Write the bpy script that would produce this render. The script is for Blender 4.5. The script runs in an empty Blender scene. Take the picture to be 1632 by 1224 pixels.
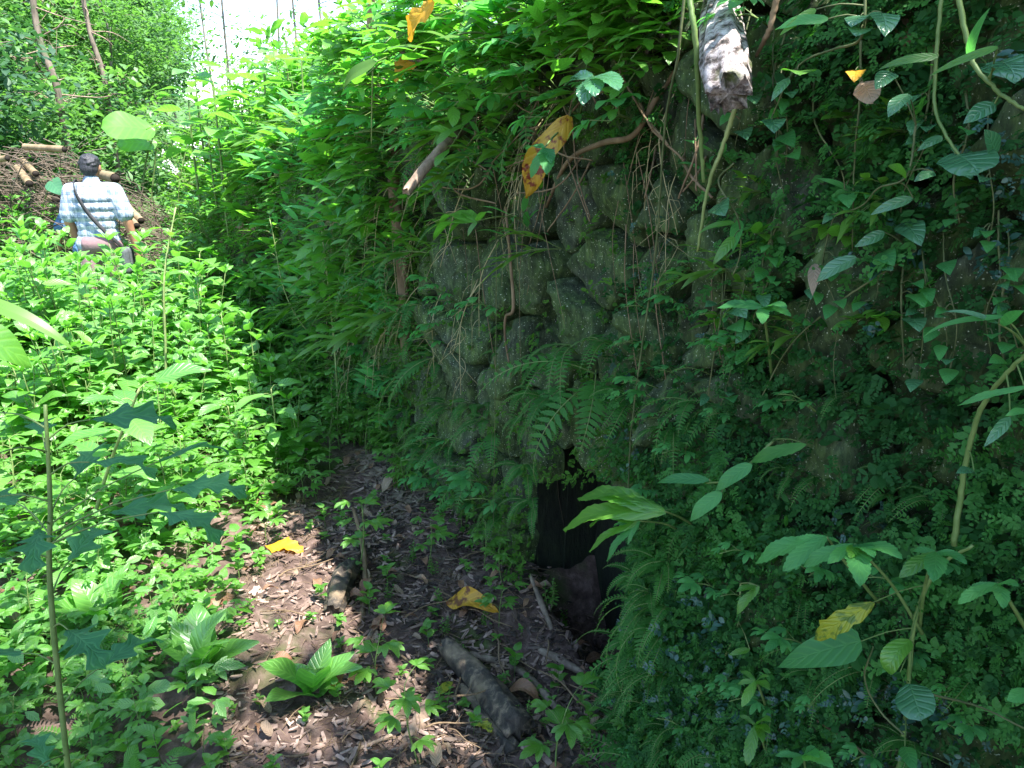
import bpy, math, random
import numpy as np
from mathutils import Vector, Matrix, noise as mnoise, Euler

# ------------------------------------------------------------------ camera, sky, sun
S = bpy.context.scene
COL = S.collection
F_PX = 1210.0
CAM = np.array([0.0, 0.0, 1.6]); PITCH = math.radians(17.0)
cd = bpy.data.cameras.new('camera'); cam = bpy.data.objects.new('camera', cd); COL.objects.link(cam)
cam.location = CAM; cam.rotation_euler = (math.pi/2 - PITCH, 0, 0)
cd.sensor_width = 36; cd.lens = 36*F_PX/1632; cd.clip_start = 0.05; cd.clip_end = 600
S.camera = cam

SUN = np.array([.34, -.27, 1.0]); SUN /= np.linalg.norm(SUN)
w = bpy.data.worlds.new('World'); S.world = w; w.use_nodes = True
nt = w.node_tree; bg = nt.nodes['Background']
sky = nt.nodes.new('ShaderNodeTexSky'); sky.sky_type = 'NISHITA'; sky.sun_disc = False
sky.sun_elevation = math.asin(SUN[2]); sky.sun_rotation = math.atan2(SUN[0], SUN[1])
sky.dust_density = .8; sky.air_density = 1.15; sky.altitude = 600
nt.links.new(sky.outputs[0], bg.inputs[0]); bg.inputs[1].default_value = 0.15
sl = bpy.data.lights.new('sun', 'SUN'); sl.energy = 4.9; sl.angle = math.radians(.6); sl.color = (1, .97, .92)
so = bpy.data.objects.new('sun', sl); COL.objects.link(so); so.location = (4, -2, 10)
so.rotation_euler = Vector(-SUN).to_track_quat('-Z', 'Y').to_euler()
S.view_settings.view_transform = 'Standard'; S.view_settings.look = 'None'
S.view_settings.exposure = 2.05; S.view_settings.gamma = 1
S.cycles.max_bounces = 8; S.cycles.diffuse_bounces = 4; S.cycles.transmission_bounces = 4; S.cycles.glossy_bounces = 2
S.cycles.transparent_max_bounces = 4

rng = np.random.default_rng(7); random.seed(7)
U = rng.uniform

# ------------------------------------------------------------------ surveying helpers
cp, sp = math.cos(PITCH), math.sin(PITCH)
def ray(u, v):
    a = (u-816)/F_PX; b = (612-v)/F_PX
    return np.array([a, cp+b*sp, -sp+b*cp])
def pix(p):
    d = np.asarray(p, float)-CAM
    z = d[1]*cp-d[2]*sp
    if z < 1e-3: return (-9999, -9999)
    return 816+F_PX*d[0]/z, 612-F_PX*(d[1]*sp+d[2]*cp)/z
P0 = np.array([.367, 2.04]); WD = np.array([-.459, .888]); NI = np.array([.888, .459])   # wall foot, run, into the hill
def wp(s, z, out=0.0):
    q = P0+WD*s-NI*out
    return np.array([q[0], q[1], z])
def wall_at(u, v, out=0.0):
    r = ray(u, v); o = np.array([P0[0], P0[1]])-NI*out
    t = np.dot(o-CAM[:2], NI)/np.dot(r[:2], NI)
    p = CAM+r*t
    return p
def wall_sz(u, v, out=0.0):
    p = wall_at(u, v, out); return float(np.dot(p[:2]-P0, WD)), float(p[2])
def sstep(a, b, x):
    t = np.clip((x-a)/(b-a), 0, 1); return t*t*(3-2*t)
def gz(x, y):
    """height of the ground"""
    p = (x-P0[0])*NI[0]+(y-P0[1])*NI[1]
    z = .05*math.sin(x*1.7+.6)*math.cos(y*1.3)+.03*math.sin(3.1*x+2.2*y)
    z += .07*mnoise.noise(Vector((x*2.2, y*2.2, 0)))+.028*mnoise.noise(Vector((x*7, y*7, 3)))
    z += .14*sstep(-1.2, -3.2, x)*sstep(7.5, 3, y)
    z += min(14, max(0, -x-2.4-.30*y)*.72)*sstep(6.8, 10, y)
    z += sstep(10, 22, y)*1.1
    z += .05*sstep(-.5, -.05, p)-.09*math.exp(-((x-.25)**2+(y-2.15)**2)/.05)
    if -.1 < p < 3:
        sw = (x-P0[0])*WD[0]+(y-P0[1])*WD[1]; z -= .34*sstep(-.16, .0, sw)*sstep(.68, .52, sw)*sstep(-.05, .10, p)
    return float(z)
def gpt(u, v, h=0.0):
    """point of the ground seen at a photo position"""
    r = ray(u, v); t0 = .6; t = t0
    while t < 14:
        p = CAM+r*t
        if p[2] < gz(p[0], p[1])+h: break
        t0 = t; t += .15
    for _ in range(9):
        m_ = (t0+t)/2; p = CAM+r*m_
        if p[2] < gz(p[0], p[1])+h: t = m_
        else: t0 = m_
    return np.array([p[0], p[1], gz(p[0], p[1])])
def at(u, v, Y):
    r = ray(u, v); return CAM+r*(Y/r[1])

# ------------------------------------------------------------------ materials
MATS = {}
def newmat(name):
    m = bpy.data.materials.new(name); m.use_nodes = True; n = m.node_tree.nodes; l = m.node_tree.links
    MATS[name] = m
    return m, n, l, n['Principled BSDF'], n['Material Output']
def ramp(n, stops):
    r = n.new('ShaderNodeValToRGB'); e = r.color_ramp.elements
    e[0].position, e[0].color = stops[0][0], (*stops[0][1], 1)
    e[1].position, e[1].color = stops[-1][0], (*stops[-1][1], 1)
    for p, c in stops[1:-1]:
        x = e.new(p); x.color = (*c, 1)
    return r
def mathn(n, l, op, a, b=None):
    m = n.new('ShaderNodeMath'); m.operation = op
    for i, q in enumerate((a, b)):
        if q is None: continue
        if isinstance(q, (int, float)): m.inputs[i].default_value = q
        else: l.new(q, m.inputs[i])
    return m.outputs[0]
def leafmat(name, dark, light, rough=.42, trans=.42, vein=.5, nv=9, spots=None, tcol=None, spec=.5):
    m, n, l, b, o = newmat(name)
    uv = n.new('ShaderNodeUVMap'); uv.uv_map = 'leaf'
    sx = n.new('ShaderNodeSeparateXYZ'); l.new(uv.outputs[0], sx.inputs[0])
    ax = mathn(n, l, 'ABSOLUTE', mathn(n, l, 'SUBTRACT', sx.outputs[0], .5))          # 0 at the midrib, .5 at the edge
    arg = mathn(n, l, 'MULTIPLY', mathn(n, l, 'SUBTRACT', sx.outputs[1], mathn(n, l, 'MULTIPLY', ax, .45)), nv*6.283)
    vw = mathn(n, l, 'POWER', mathn(n, l, 'ABSOLUTE', mathn(n, l, 'COSINE', mathn(n, l, 'MULTIPLY', arg, .5))), 7)
    mid = mathn(n, l, 'SUBTRACT', 1.0, mathn(n, l, 'MINIMUM', mathn(n, l, 'MULTIPLY', ax, 22), 1.0))
    vv = mathn(n, l, 'MULTIPLY', mathn(n, l, 'MAXIMUM', vw, mid), vein)
    at_ = n.new('ShaderNodeAttribute'); at_.attribute_name = 'rnd'
    oi = n.new('ShaderNodeObjectInfo')
    tc = n.new('ShaderNodeTexCoord'); nz = n.new('ShaderNodeTexNoise'); nz.inputs['Scale'].default_value = 9; l.new(tc.outputs['Object'], nz.inputs[0])
    mixv = mathn(n, l, 'ADD', mathn(n, l, 'MULTIPLY', at_.outputs['Fac'], .55), mathn(n, l, 'MULTIPLY', oi.outputs['Random'], .25))
    mixv = mathn(n, l, 'ADD', mixv, mathn(n, l, 'MULTIPLY', mathn(n, l, 'SUBTRACT', nz.outputs[0], .35), .5))
    mid_c = tuple((a+c)/2 for a, c in zip(dark, light))
    r = ramp(n, [(.0, dark), (.5, mid_c), (.93, light), (1.0, (light[0]*1.9, light[1]*1.15, light[2]*.8))]); l.new(mixv, r.inputs[0])
    mx = n.new('ShaderNodeMixRGB'); mx.inputs[2].default_value = (light[0]*1.5, light[1]*1.35, light[2]*1.3, 1)
    l.new(mathn(n, l, 'MULTIPLY', vv, .55), mx.inputs[0]); l.new(r.outputs[0], mx.inputs[1]); colr = mx.outputs[0]
    if spots:
        nz2 = n.new('ShaderNodeTexNoise'); nz2.inputs['Scale'].default_value = spots[1]; nz2.inputs['Detail'].default_value = 6; l.new(tc.outputs['Object'], nz2.inputs[0])
        rr = ramp(n, [(spots[2], (0, 0, 0)), (spots[2]+.08, (1, 1, 1))]); l.new(nz2.outputs[0], rr.inputs[0])
        m2 = n.new('ShaderNodeMixRGB'); m2.inputs[2].default_value = (*spots[0], 1); l.new(rr.outputs[0], m2.inputs[0]); l.new(colr, m2.inputs[1]); colr = m2.outputs[0]
    l.new(colr, b.inputs['Base Color']); b.inputs['Roughness'].default_value = rough
    b.inputs['Specular IOR Level'].default_value = spec
    bp = n.new('ShaderNodeBump'); bp.inputs['Strength'].default_value = .55; bp.inputs['Distance'].default_value = .004; bp.invert = True
    l.new(vv, bp.inputs['Height']); l.new(bp.outputs[0], b.inputs['Normal'])
    if trans > 0:
        tr = n.new('ShaderNodeBsdfTranslucent'); ms = n.new('ShaderNodeMixShader'); ms.inputs[0].default_value = trans
        hs = n.new('ShaderNodeMixRGB'); hs.blend_type = 'MULTIPLY'; hs.inputs[0].default_value = 1
        hs.inputs[2].default_value = (*(tcol or (1.9, 2.2, 1.0)), 1)
        l.new(colr, hs.inputs[1]); l.new(hs.outputs[0], tr.inputs[0])
        l.new(b.outputs[0], ms.inputs[1]); l.new(tr.outputs[0], ms.inputs[2]); l.new(ms.outputs[0], o.inputs[0])
    return m
def noisemat(name, stops, scale=8, detail=8, rough=.9, bump=.5, dist=.01, stretch=None, spec=.3, second=None, coord='Object'):
    m, n, l, b, o = newmat(name)
    tc = n.new('ShaderNodeTexCoord'); mp = n.new('ShaderNodeMapping'); l.new(tc.outputs[coord], mp.inputs[0])
    if stretch: mp.inputs['Scale'].default_value = stretch
    nz = n.new('ShaderNodeTexNoise'); nz.inputs['Scale'].default_value = scale; nz.inputs['Detail'].default_value = detail; nz.inputs['Roughness'].default_value = .65
    l.new(mp.outputs[0], nz.inputs[0])
    r = ramp(n, stops); l.new(nz.outputs[0], r.inputs[0]); colr = r.outputs[0]
    if second:   # (colour, scale, threshold)
        n2 = n.new('ShaderNodeTexNoise'); n2.inputs['Scale'].default_value = second[1]; n2.inputs['Detail'].default_value = 8; l.new(tc.outputs[coord], n2.inputs[0])
        r2 = ramp(n, [(second[2], (0, 0, 0)), (second[2]+(second[3] if len(second) > 3 else .1), (1, 1, 1))]); l.new(n2.outputs[0], r2.inputs[0])
        m2 = n.new('ShaderNodeMixRGB'); m2.inputs[2].default_value = (*second[0], 1); l.new(r2.outputs[0], m2.inputs[0]); l.new(colr, m2.inputs[1]); colr = m2.outputs[0]
    l.new(colr, b.inputs['Base Color']); b.inputs['Roughness'].default_value = rough; b.inputs['Specular IOR Level'].default_value = spec
    bp = n.new('ShaderNodeBump'); bp.inputs['Strength'].default_value = bump; bp.inputs['Distance'].default_value = dist
    l.new(nz.outputs[0], bp.inputs['Height']); l.new(bp.outputs[0], b.inputs['Normal'])
    return m
leafmat('broad', (.05, .17, .03), (.15, .36, .065), rough=.40, vein=.6, nv=9, trans=.38, spec=1.0)
leafmat('lush', (.05, .17, .022), (.14, .33, .045), rough=.38, spec=.9, vein=.35, nv=7, trans=.48)
leafmat('fernleaf', (.035, .12, .018), (.10, .25, .04), rough=.5, vein=.2, nv=3, trans=.45)
leafmat('wallfern', (.022, .10, .02), (.07, .23, .045), rough=.5, spec=.25, vein=.2, nv=3, trans=.4)
leafmat('shade', (.04, .18, .06), (.12, .38, .11), rough=.4, spec=.35, vein=.28, nv=7, trans=.5, tcol=(1.8, 2.0, 1.0))
leafmat('lobeleaf', (.03, .14, .055), (.08, .26, .10), rough=.55, spec=.3, vein=.5, nv=7, trans=.4, tcol=(1.5, 2.0, 1.1))
leafmat('glossy', (.035, .13, .06), (.09, .22, .10), rough=.22, vein=.35, nv=6, trans=.25, tcol=(1.4, 2., 1.), spec=.7)
leafmat('grassleaf', (.06, .15, .02), (.15, .30, .05), rough=.45, vein=.15, nv=1, trans=.45)
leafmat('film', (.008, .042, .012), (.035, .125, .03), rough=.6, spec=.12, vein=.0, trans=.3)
leafmat('mossleaf', (.025, .08, .010), (.08, .19, .025), rough=.7, spec=.12, vein=.0, trans=.3)
leafmat('far', (.05, .13, .04), (.13, .26, .075), rough=.5, vein=0, trans=.4)  # distant foliage, lightened a little so the colour carries some haze
leafmat('fardark', (.02, .065, .03), (.05, .13, .05), rough=.5, vein=0, trans=.35)
leafmat('yellowleaf', (.45, .20, .02), (.55, .33, .03), rough=.45, vein=.5, nv=8, trans=.35, spots=((.16, .05, .015), 22, .54), tcol=(1.3, 1.1, .6))
leafmat('yellowgreen', (.22, .28, .02), (.35, .36, .03), rough=.45, vein=.5, nv=8, trans=.35, spots=((.10, .17, .02), 60, .52), tcol=(1.3, 1.2, .6))
leafmat('redyellow', (.42, .22, .015), (.42, .30, .03), rough=.5, vein=.5, nv=8, trans=.3, spots=((.17, .03, .012), 42, .50), tcol=(1.2, 1.0, .5))
leafmat('orangeleaf', (.60, .30, .02), (.70, .40, .03), rough=.5, vein=.4, nv=6, trans=.4, tcol=(1.3, 1.1, .6))
leafmat('deadleaf', (.09, .045, .025), (.24, .13, .07), rough=.6, vein=.6, nv=8, trans=.15, tcol=(1.2, .9, .6))
leafmat('paledead', (.20, .14, .09), (.34, .25, .17), rough=.6, vein=.6, nv=8, trans=.15, tcol=(1.2, .9, .6))
leafmat('silver', (.016, .055, .04), (.045, .12, .085), rough=.35, vein=0, trans=.2, tcol=(1, 1.2, 1))
noisemat('soil', [(.25, (.032, .020, .015)), (.5, (.095, .062, .050)), (.75, (.22, .155, .13))], 22, 10, .95, .9, .02, second=((.055, .075, .02), 3, .56))
noisemat('bankearth', [(.3, (.018, .013, .009)), (.7, (.07, .05, .032))], 14, 9, .95, 1, .03, second=((.03, .055, .012), 4, .5))
noisemat('stem', [(.3, (.07, .13, .03)), (.7, (.16, .22, .07))], 20, 4, .5, .2)
noisemat('palestem', [(.3, (.14, .20, .06)), (.7, (.28, .33, .13))], 20, 4, .5, .2)
noisemat('vine', [(.3, (.04, .065, .02)), (.7, (.13, .14, .06))], 30, 6, .7, .5, .003)
noisemat('root', [(.3, (.09, .055, .03)), (.7, (.24, .17, .10))], 24, 8, .85, .8, .004, stretch=(1, 1, .25))
noisemat('deadwood', [(.25, (.045, .035, .028)), (.5, (.15, .115, .085)), (.75, (.34, .27, .20))], 22, 10, .85, 1, .008, stretch=(1, 1, .16))
noisemat('blackwood', [(.3, (.012, .010, .009)), (.52, (.055, .045, .036)), (.7, (.24, .18, .12))], 34, 10, .8, 1, .010, stretch=(1, 1, .12), second=((.24, .175, .11), 11, .50, .25))
noisemat('palebark', [(.3, (.10, .07, .05)), (.5, (.24, .17, .125)), (.7, (.36, .27, .20))], 26, 9, .85, .9, .006, stretch=(1, 1, .3))
noisemat('rotten', [(.34, (.010, .009, .008)), (.43, (.11, .085, .075)), (.52, (.36, .31, .30)), (.68, (.66, .59, .58))], 46, 12, .85, 1, .012, second=((.08, .10, .03), 9, .56, .06))
noisemat('bark', [(.3, (.05, .04, .03)), (.7, (.20, .16, .12))], 18, 9, .9, 1, .015, stretch=(1, 1, .25), second=((.05, .09, .03), 4, .55))
noisemat('farbark', [(.3, (.12, .10, .08)), (.7, (.26, .22, .18))], 12, 6, .9, .6, .01, stretch=(1, 1, .3))
noisemat('bamboo', [(.3, (.13, .09, .05)), (.7, (.30, .23, .14))], 12, 6, .5, .2, .003, stretch=(1, 1, .2))
noisemat('bambooshade', [(.3, (.01, .008, .006)), (.7, (.03, .02, .015))], 12)
noisemat('chips', [(.3, (.05, .032, .024)), (.48, (.17, .115, .09)), (.68, (.44, .32, .26))], 7, 6, .85, .6, .003)
noisemat('brush', [(.3, (.045, .034, .026)), (.7, (.19, .145, .105))], 5, 6, .9, .4, .003)
noisemat('straw', [(.3, (.20, .16, .07)), (.7, (.42, .36, .19))], 9, 6, .8, .3, .003)
noisemat('darkchips', [(.3, (.012, .009, .008)), (.5, (.045, .033, .027)), (.72, (.17, .125, .10))], 9, 6, .8, .6, .003)
noisemat('skin', [(.3, (.30, .145, .085)), (.7, (.40, .21, .13))], 12, 4, .5, .1, .002)
noisemat('hair', [(.3, (.012, .012, .015)), (.7, (.05, .05, .06))], 60, 6, .45, 1, .01, stretch=(1, 1, .3))
noisemat('trousers', [(.3, (.20, .12, .13)), (.7, (.29, .18, .19))], 9, 6, .85, .5, .01)
noisemat('greytrousers', [(.3, (.06, .06, .07)), (.7, (.10, .10, .11))], 9, 6, .85, .5, .01)
noisemat('bluecloth', [(.3, (.05, .11, .22)), (.7, (.10, .20, .34))], 9, 6, .85, .7, .01)
noisemat('strap', [(.3, (.02, .02, .022)), (.7, (.045, .045, .05))], 30, 4, .7, .2)
noisemat('bagcloth', [(.3, (.05, .06, .065)), (.7, (.11, .12, .125))], 20, 4, .7, .3)
noisemat('shoe', [(.3, (.02, .016, .013)), (.7, (.05, .04, .03))], 20, 4, .6, .3)
noisemat('petal', [(.3, (.6, .62, .55)), (.7, (.8, .8, .74))], 20, 4, .6, .1)
noisemat('pebble', [(.3, (.05, .045, .035)), (.7, (.17, .15, .125))], 9, 6, .8, .4, .004)

m = MATS['soil']; n, l = m.node_tree.nodes, m.node_tree.links; b = n['Principled BSDF']; src = b.inputs['Base Color'].links[0].from_socket
tc = n.new('ShaderNodeTexCoord'); sx = n.new('ShaderNodeSeparateXYZ'); l.new(tc.outputs['Object'], sx.inputs[0])
nz = n.new('ShaderNodeTexNoise'); nz.inputs['Scale'].default_value = 1.5; nz.inputs['Detail'].default_value = 8; l.new(tc.outputs['Object'], nz.inputs[0])
far_ = mathn(n, l, 'MULTIPLY', mathn(n, l, 'SUBTRACT', sx.outputs[1], 7.5), .35); mr = n.new('ShaderNodeClamp'); l.new(far_, mr.inputs[0])
gr = ramp(n, [(.3, (.03, .07, .02)), (.7, (.09, .17, .05))]); l.new(nz.outputs[0], gr.inputs[0])
mx = n.new('ShaderNodeMixRGB'); l.new(mr.outputs[0], mx.inputs[0]); l.new(src, mx.inputs[1]); l.new(gr.outputs[0], mx.inputs[2]); l.new(mx.outputs[0], b.inputs['Base Color'])
# stone: dark weathered rock with vertical moss streaks and pale crystal specks
m, n, l, b, o = newmat('stone')
tc = n.new('ShaderNodeTexCoord'); gm = n.new('ShaderNodeNewGeometry')
mp = n.new('ShaderNodeMapping'); mp.inputs['Scale'].default_value = (1, 1, .28); l.new(tc.outputs['Object'], mp.inputs[0])
n1 = n.new('ShaderNodeTexNoise'); n1.inputs['Scale'].default_value = 42; n1.inputs['Detail'].default_value = 10; n1.inputs['Roughness'].default_value = .7; l.new(mp.outputs[0], n1.inputs[0])
n2 = n.new('ShaderNodeTexNoise'); n2.inputs['Scale'].default_value = 5; n2.inputs['Detail'].default_value = 9; n2.inputs['Roughness'].default_value = .62; l.new(tc.outputs['Object'], n2.inputs[0])
n3 = n.new('ShaderNodeTexNoise'); n3.inputs['Scale'].default_value = 190; n3.inputs['Detail'].default_value = 2; l.new(tc.outputs['Object'], n3.inputs[0])
rk = ramp(n, [(.32, (.008, .012, .008)), (.52, (.036, .047, .032)), (.72, (.13, .15, .105))]); l.new(n1.outputs[0], rk.inputs[0])
ms_ = ramp(n, [(.32, (.010, .022, .006)), (.5, (.040, .072, .020)), (.7, (.11, .175, .05))]); l.new(n1.outputs[0], ms_.inputs[0])
mk = ramp(n, [(.33, (0, 0, 0)), (.52, (1, 1, 1))]); l.new(n2.outputs[0], mk.inputs[0])
a1 = n.new('ShaderNodeMixRGB'); l.new(mk.outputs[0], a1.inputs[0]); l.new(rk.outputs[0], a1.inputs[1]); l.new(ms_.outputs[0], a1.inputs[2])
sk = ramp(n, [(.66, (0, 0, 0)), (.70, (1, 1, 1))]); l.new(n3.outputs[0], sk.inputs[0])
a2 = n.new('ShaderNodeMixRGB'); a2.inputs[2].default_value = (.42, .46, .34, 1); l.new(sk.outputs[0], a2.inputs[0]); l.new(a1.outputs[0], a2.inputs[1])
l.new(a2.outputs[0], b.inputs['Base Color']); b.inputs['Roughness'].default_value = .8; b.inputs['Specular IOR Level'].default_value = .35
hh = n.new('ShaderNodeMath'); hh.operation = 'ADD'; l.new(n1.outputs[0], hh.inputs[0]); l.new(n2.outputs[0], hh.inputs[1])
bp = n.new('ShaderNodeBump'); bp.inputs['Strength'].default_value = .9; bp.inputs['Distance'].default_value = .012; l.new(hh.outputs[0], bp.inputs['Height']); l.new(bp.outputs[0], b.inputs['Normal'])

m = MATS['stone'].copy(); m.name = 'shadedstone'; MATS['shadedstone'] = m  # copy of the stone, darkened to put the drain's shade into its colour
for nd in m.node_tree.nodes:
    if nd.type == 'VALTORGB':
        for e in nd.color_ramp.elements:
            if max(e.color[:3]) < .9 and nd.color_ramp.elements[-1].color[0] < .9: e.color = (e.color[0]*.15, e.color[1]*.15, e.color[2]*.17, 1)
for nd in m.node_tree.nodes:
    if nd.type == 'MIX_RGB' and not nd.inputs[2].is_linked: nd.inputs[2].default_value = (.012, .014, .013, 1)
# checked shirt
m, n, l, b, o = newmat('checks')
tc = n.new('ShaderNodeTexCoord'); sx = n.new('ShaderNodeSeparateXYZ'); l.new(tc.outputs['Object'], sx.inputs[0])
def stripes(sock, f, th):
    s_ = mathn(n, l, 'SINE', mathn(n, l, 'MULTIPLY', sock, f)); return mathn(n, l, 'GREATER_THAN', s_, th)
bx_ = mathn(n, l, 'ADD', stripes(sx.outputs[0], 95, .1), stripes(sx.outputs[2], 95, .1))
tx = mathn(n, l, 'MAXIMUM', stripes(sx.outputs[0], 95*2, .9), stripes(sx.outputs[2], 95*2, .9))
r = ramp(n, [(0, (.44, .47, .50)), (.5, (.30, .36, .43)), (1, (.17, .23, .31))]); l.new(mathn(n, l, 'MULTIPLY', bx_, .5), r.inputs[0])
mx = n.new('ShaderNodeMixRGB'); mx.inputs[2].default_value = (.10, .12, .22, 1); l.new(mathn(n, l, 'MULTIPLY', tx, .5), mx.inputs[0]); l.new(r.outputs[0], mx.inputs[1])
l.new(mx.outputs[0], b.inputs['Base Color']); b.inputs['Roughness'].default_value = .9
mp = n.new('ShaderNodeMapping'); mp.inputs['Scale'].default_value = (1.6, 1, .5); l.new(tc.outputs['Object'], mp.inputs[0])
nz = n.new('ShaderNodeTexNoise'); nz.inputs['Scale'].default_value = 9; nz.inputs['Detail'].default_value = 4; l.new(mp.outputs[0], nz.inputs[0])
bp = n.new('ShaderNodeBump'); bp.inputs['Strength'].default_value = 1; bp.inputs['Distance'].default_value = .05; l.new(nz.outputs[0], bp.inputs['Height']); l.new(bp.outputs[0], b.inputs['Normal'])

# ------------------------------------------------------------------ mesh collecting
class Acc:
    def __init__(s): s.V = []; s.F = []; s.UV = []; s.R = []; s.M = []; s.n = 0
    def add(s, V, F, UV=None, rnd=None, mi=0):
        V = np.asarray(V, float); F = np.asarray(F, int)
        s.V.append(V); s.F.append(F+s.n)
        s.UV.append(np.zeros((len(V), 2)) if UV is None else UV)
        s.R.append(np.full(len(V), rng.random() if rnd is None else rnd) if np.ndim(rnd) == 0 or rnd is None else rnd)
        s.M.append(np.full(len(F), mi)); s.n += len(V)
    def merge(s, o, M3=None, off=None, mi=None, rr=None):
        for V, F, UV, R, Mi in zip(o.V, o.F, o.UV, o.R, o.M): pass
        V = np.concatenate(o.V); F = np.concatenate(o.F)
        if M3 is not None: V = V@M3.T
        if off is not None: V = V+off
        R = np.concatenate(o.R)
        if rr is not None: R = np.clip(R*.5+rr*.5, 0, 1)
        s.V.append(V); s.F.append(F+s.n); s.UV.append(np.concatenate(o.UV)); s.R.append(R)
        s.M.append(np.concatenate(o.M) if mi is None else np.full(len(F), mi)); s.n += len(V)
    def mesh(s, name, mats, smooth=True):
        V = np.concatenate(s.V); F = np.concatenate(s.F)
        me = bpy.data.meshes.new(name)
        me.vertices.add(len(V)); me.vertices.foreach_set('co', V.astype(np.float32).ravel())
        me.loops.add(len(F)*4); me.loops.foreach_set('vertex_index', F.astype(np.int32).ravel())
        me.polygons.add(len(F)); me.polygons.foreach_set('loop_start', np.arange(0, len(F)*4, 4, dtype=np.int32))
        me.polygons.foreach_set('material_index', np.concatenate(s.M).astype(np.int32))
        me.polygons.foreach_set('use_smooth', np.full(len(F), smooth))
        uv = me.uv_layers.new(name='leaf'); UVs = np.concatenate(s.UV)[F.ravel()]
        uv.data.foreach_set('uv', UVs.astype(np.float32).ravel())
        a = me.attributes.new('rnd', 'FLOAT', 'POINT'); a.data.foreach_set('value', np.concatenate(s.R).astype(np.float32))
        for m in mats: me.materials.append(MATS[m])
        me.update(calc_edges=True)
        return me
    def obj(s, name, mats, parent=None, smooth=True, loc=None):
        if isinstance(mats, str): mats = [mats]
        ob = bpy.data.objects.new(name, s.mesh(name, mats, smooth)); COL.objects.link(ob)
        if parent: ob.parent = parent
        if loc is not None: ob.location = loc
        return ob
def tag(o, label, cat, group=None, kind=None):
    o['label'] = label; o['category'] = cat
    if group: o['group'] = group
    if kind: o['kind'] = kind
    return o
def thing(name, label, cat, loc=(0, 0, 0), rot=(0, 0, 0), group=None):
    o = bpy.data.objects.new(name, None); COL.objects.link(o); o.empty_display_size = .05
    o.location = loc; o.rotation_euler = rot
    return tag(o, label, cat, group)
def dup(o, loc, rot, sc, label, group=None):
    r_ = o.copy(); COL.objects.link(r_); r_.location = loc; r_.rotation_euler = rot; r_.scale = (sc,)*3 if np.ndim(sc) == 0 else sc
    r_['label'] = label
    if group: r_['group'] = group
    for c in list(o.children):
        d = c.copy(); COL.objects.link(d); d.parent = r_
        for g in list(c.children):
            e = g.copy(); COL.objects.link(e); e.parent = d
    return r_
def unit(v):
    v = np.asarray(v, float); return v/max(np.linalg.norm(v), 1e-9)
def frame(d, up=(0, 0, 1)):
    """columns: side, along (d), normal"""
    y = unit(d); x = np.cross(y, up)
    if np.linalg.norm(x) < 1e-3: x = np.cross(y, (1, 0, .01))
    x = unit(x); z = np.cross(x, y)
    return np.stack([x, y, z], 1)
def roll(M3, a):
    c, s_ = math.cos(a), math.sin(a); R = np.array([[c, 0, s_], [0, 1, 0], [-s_, 0, c]]); return M3@R
def leaf(L=1., W=.4, a=.5, b=.9, n=7, m=2, serr=0, ks=8, fold=.18, curve=.5, wave=.03, lobes=None, side=0.):
    """one leaf blade from the origin along +Y, upper face +Z"""
    t = np.linspace(0, 1, n+1); tt = np.clip(t, .004, .999)
    wd = tt**a*(1-tt)**b; wd /= (a/(a+b))**a*(b/(a+b))**b
    if lobes: wd = wd*(1-lobes[0]*np.abs(np.sin(math.pi*lobes[1]*tt))**lobes[2] if len(lobes) > 2 else wd)
    if serr:
        wd = wd*(1-serr*((tt*ks) % 1.0)*(tt > .04))
    wd = wd*W/2; wd[-1] = .0005
    ang = -curve*t*t*1.0+curve*.35
    seg = L/n; y = np.concatenate([[0], np.cumsum(np.cos(ang[:-1]))*seg]); z = np.concatenate([[0], np.cumsum(np.sin(ang[:-1]))*seg])
    xs = np.linspace(-1, 1, 2*m+1)
    X = wd[:, None]*xs[None]; A = np.abs(X)
    Y = np.repeat(y[:, None], 2*m+1, 1)+(A*.35 if serr or lobes else 0)
    Z = z[:, None]+fold*A+wave*L*np.sin(9*t[:, None]+2.5*xs[None])*np.abs(xs)[None]
    X = X+side*L*(t*t)[:, None]
    V = np.stack([X, Y, Z], 2).reshape(-1, 3)
    k = 2*m+1; i, j = np.meshgrid(np.arange(n), np.arange(2*m), indexing='ij'); i = i.ravel(); j = j.ravel()
    F = np.stack([i*k+j, i*k+j+1, (i+1)*k+j+1, (i+1)*k+j], 1)
    UV = np.stack([np.repeat((xs[None]*.5+.5), n+1, 0), np.repeat(t[:, None], k, 1)], 2).reshape(-1, 2)
    return V, F, UV
def put(acc, tpl, pos, d, up=(0, 0, 1), sc=1., rl=0., mi=0, rnd=None):
    V, F, UV = tpl
    M3 = frame(d, up)
    if rl: M3 = roll(M3, rl)
    acc.add((V*sc)@M3.T+np.asarray(pos), F, UV, rnd, mi)
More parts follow.
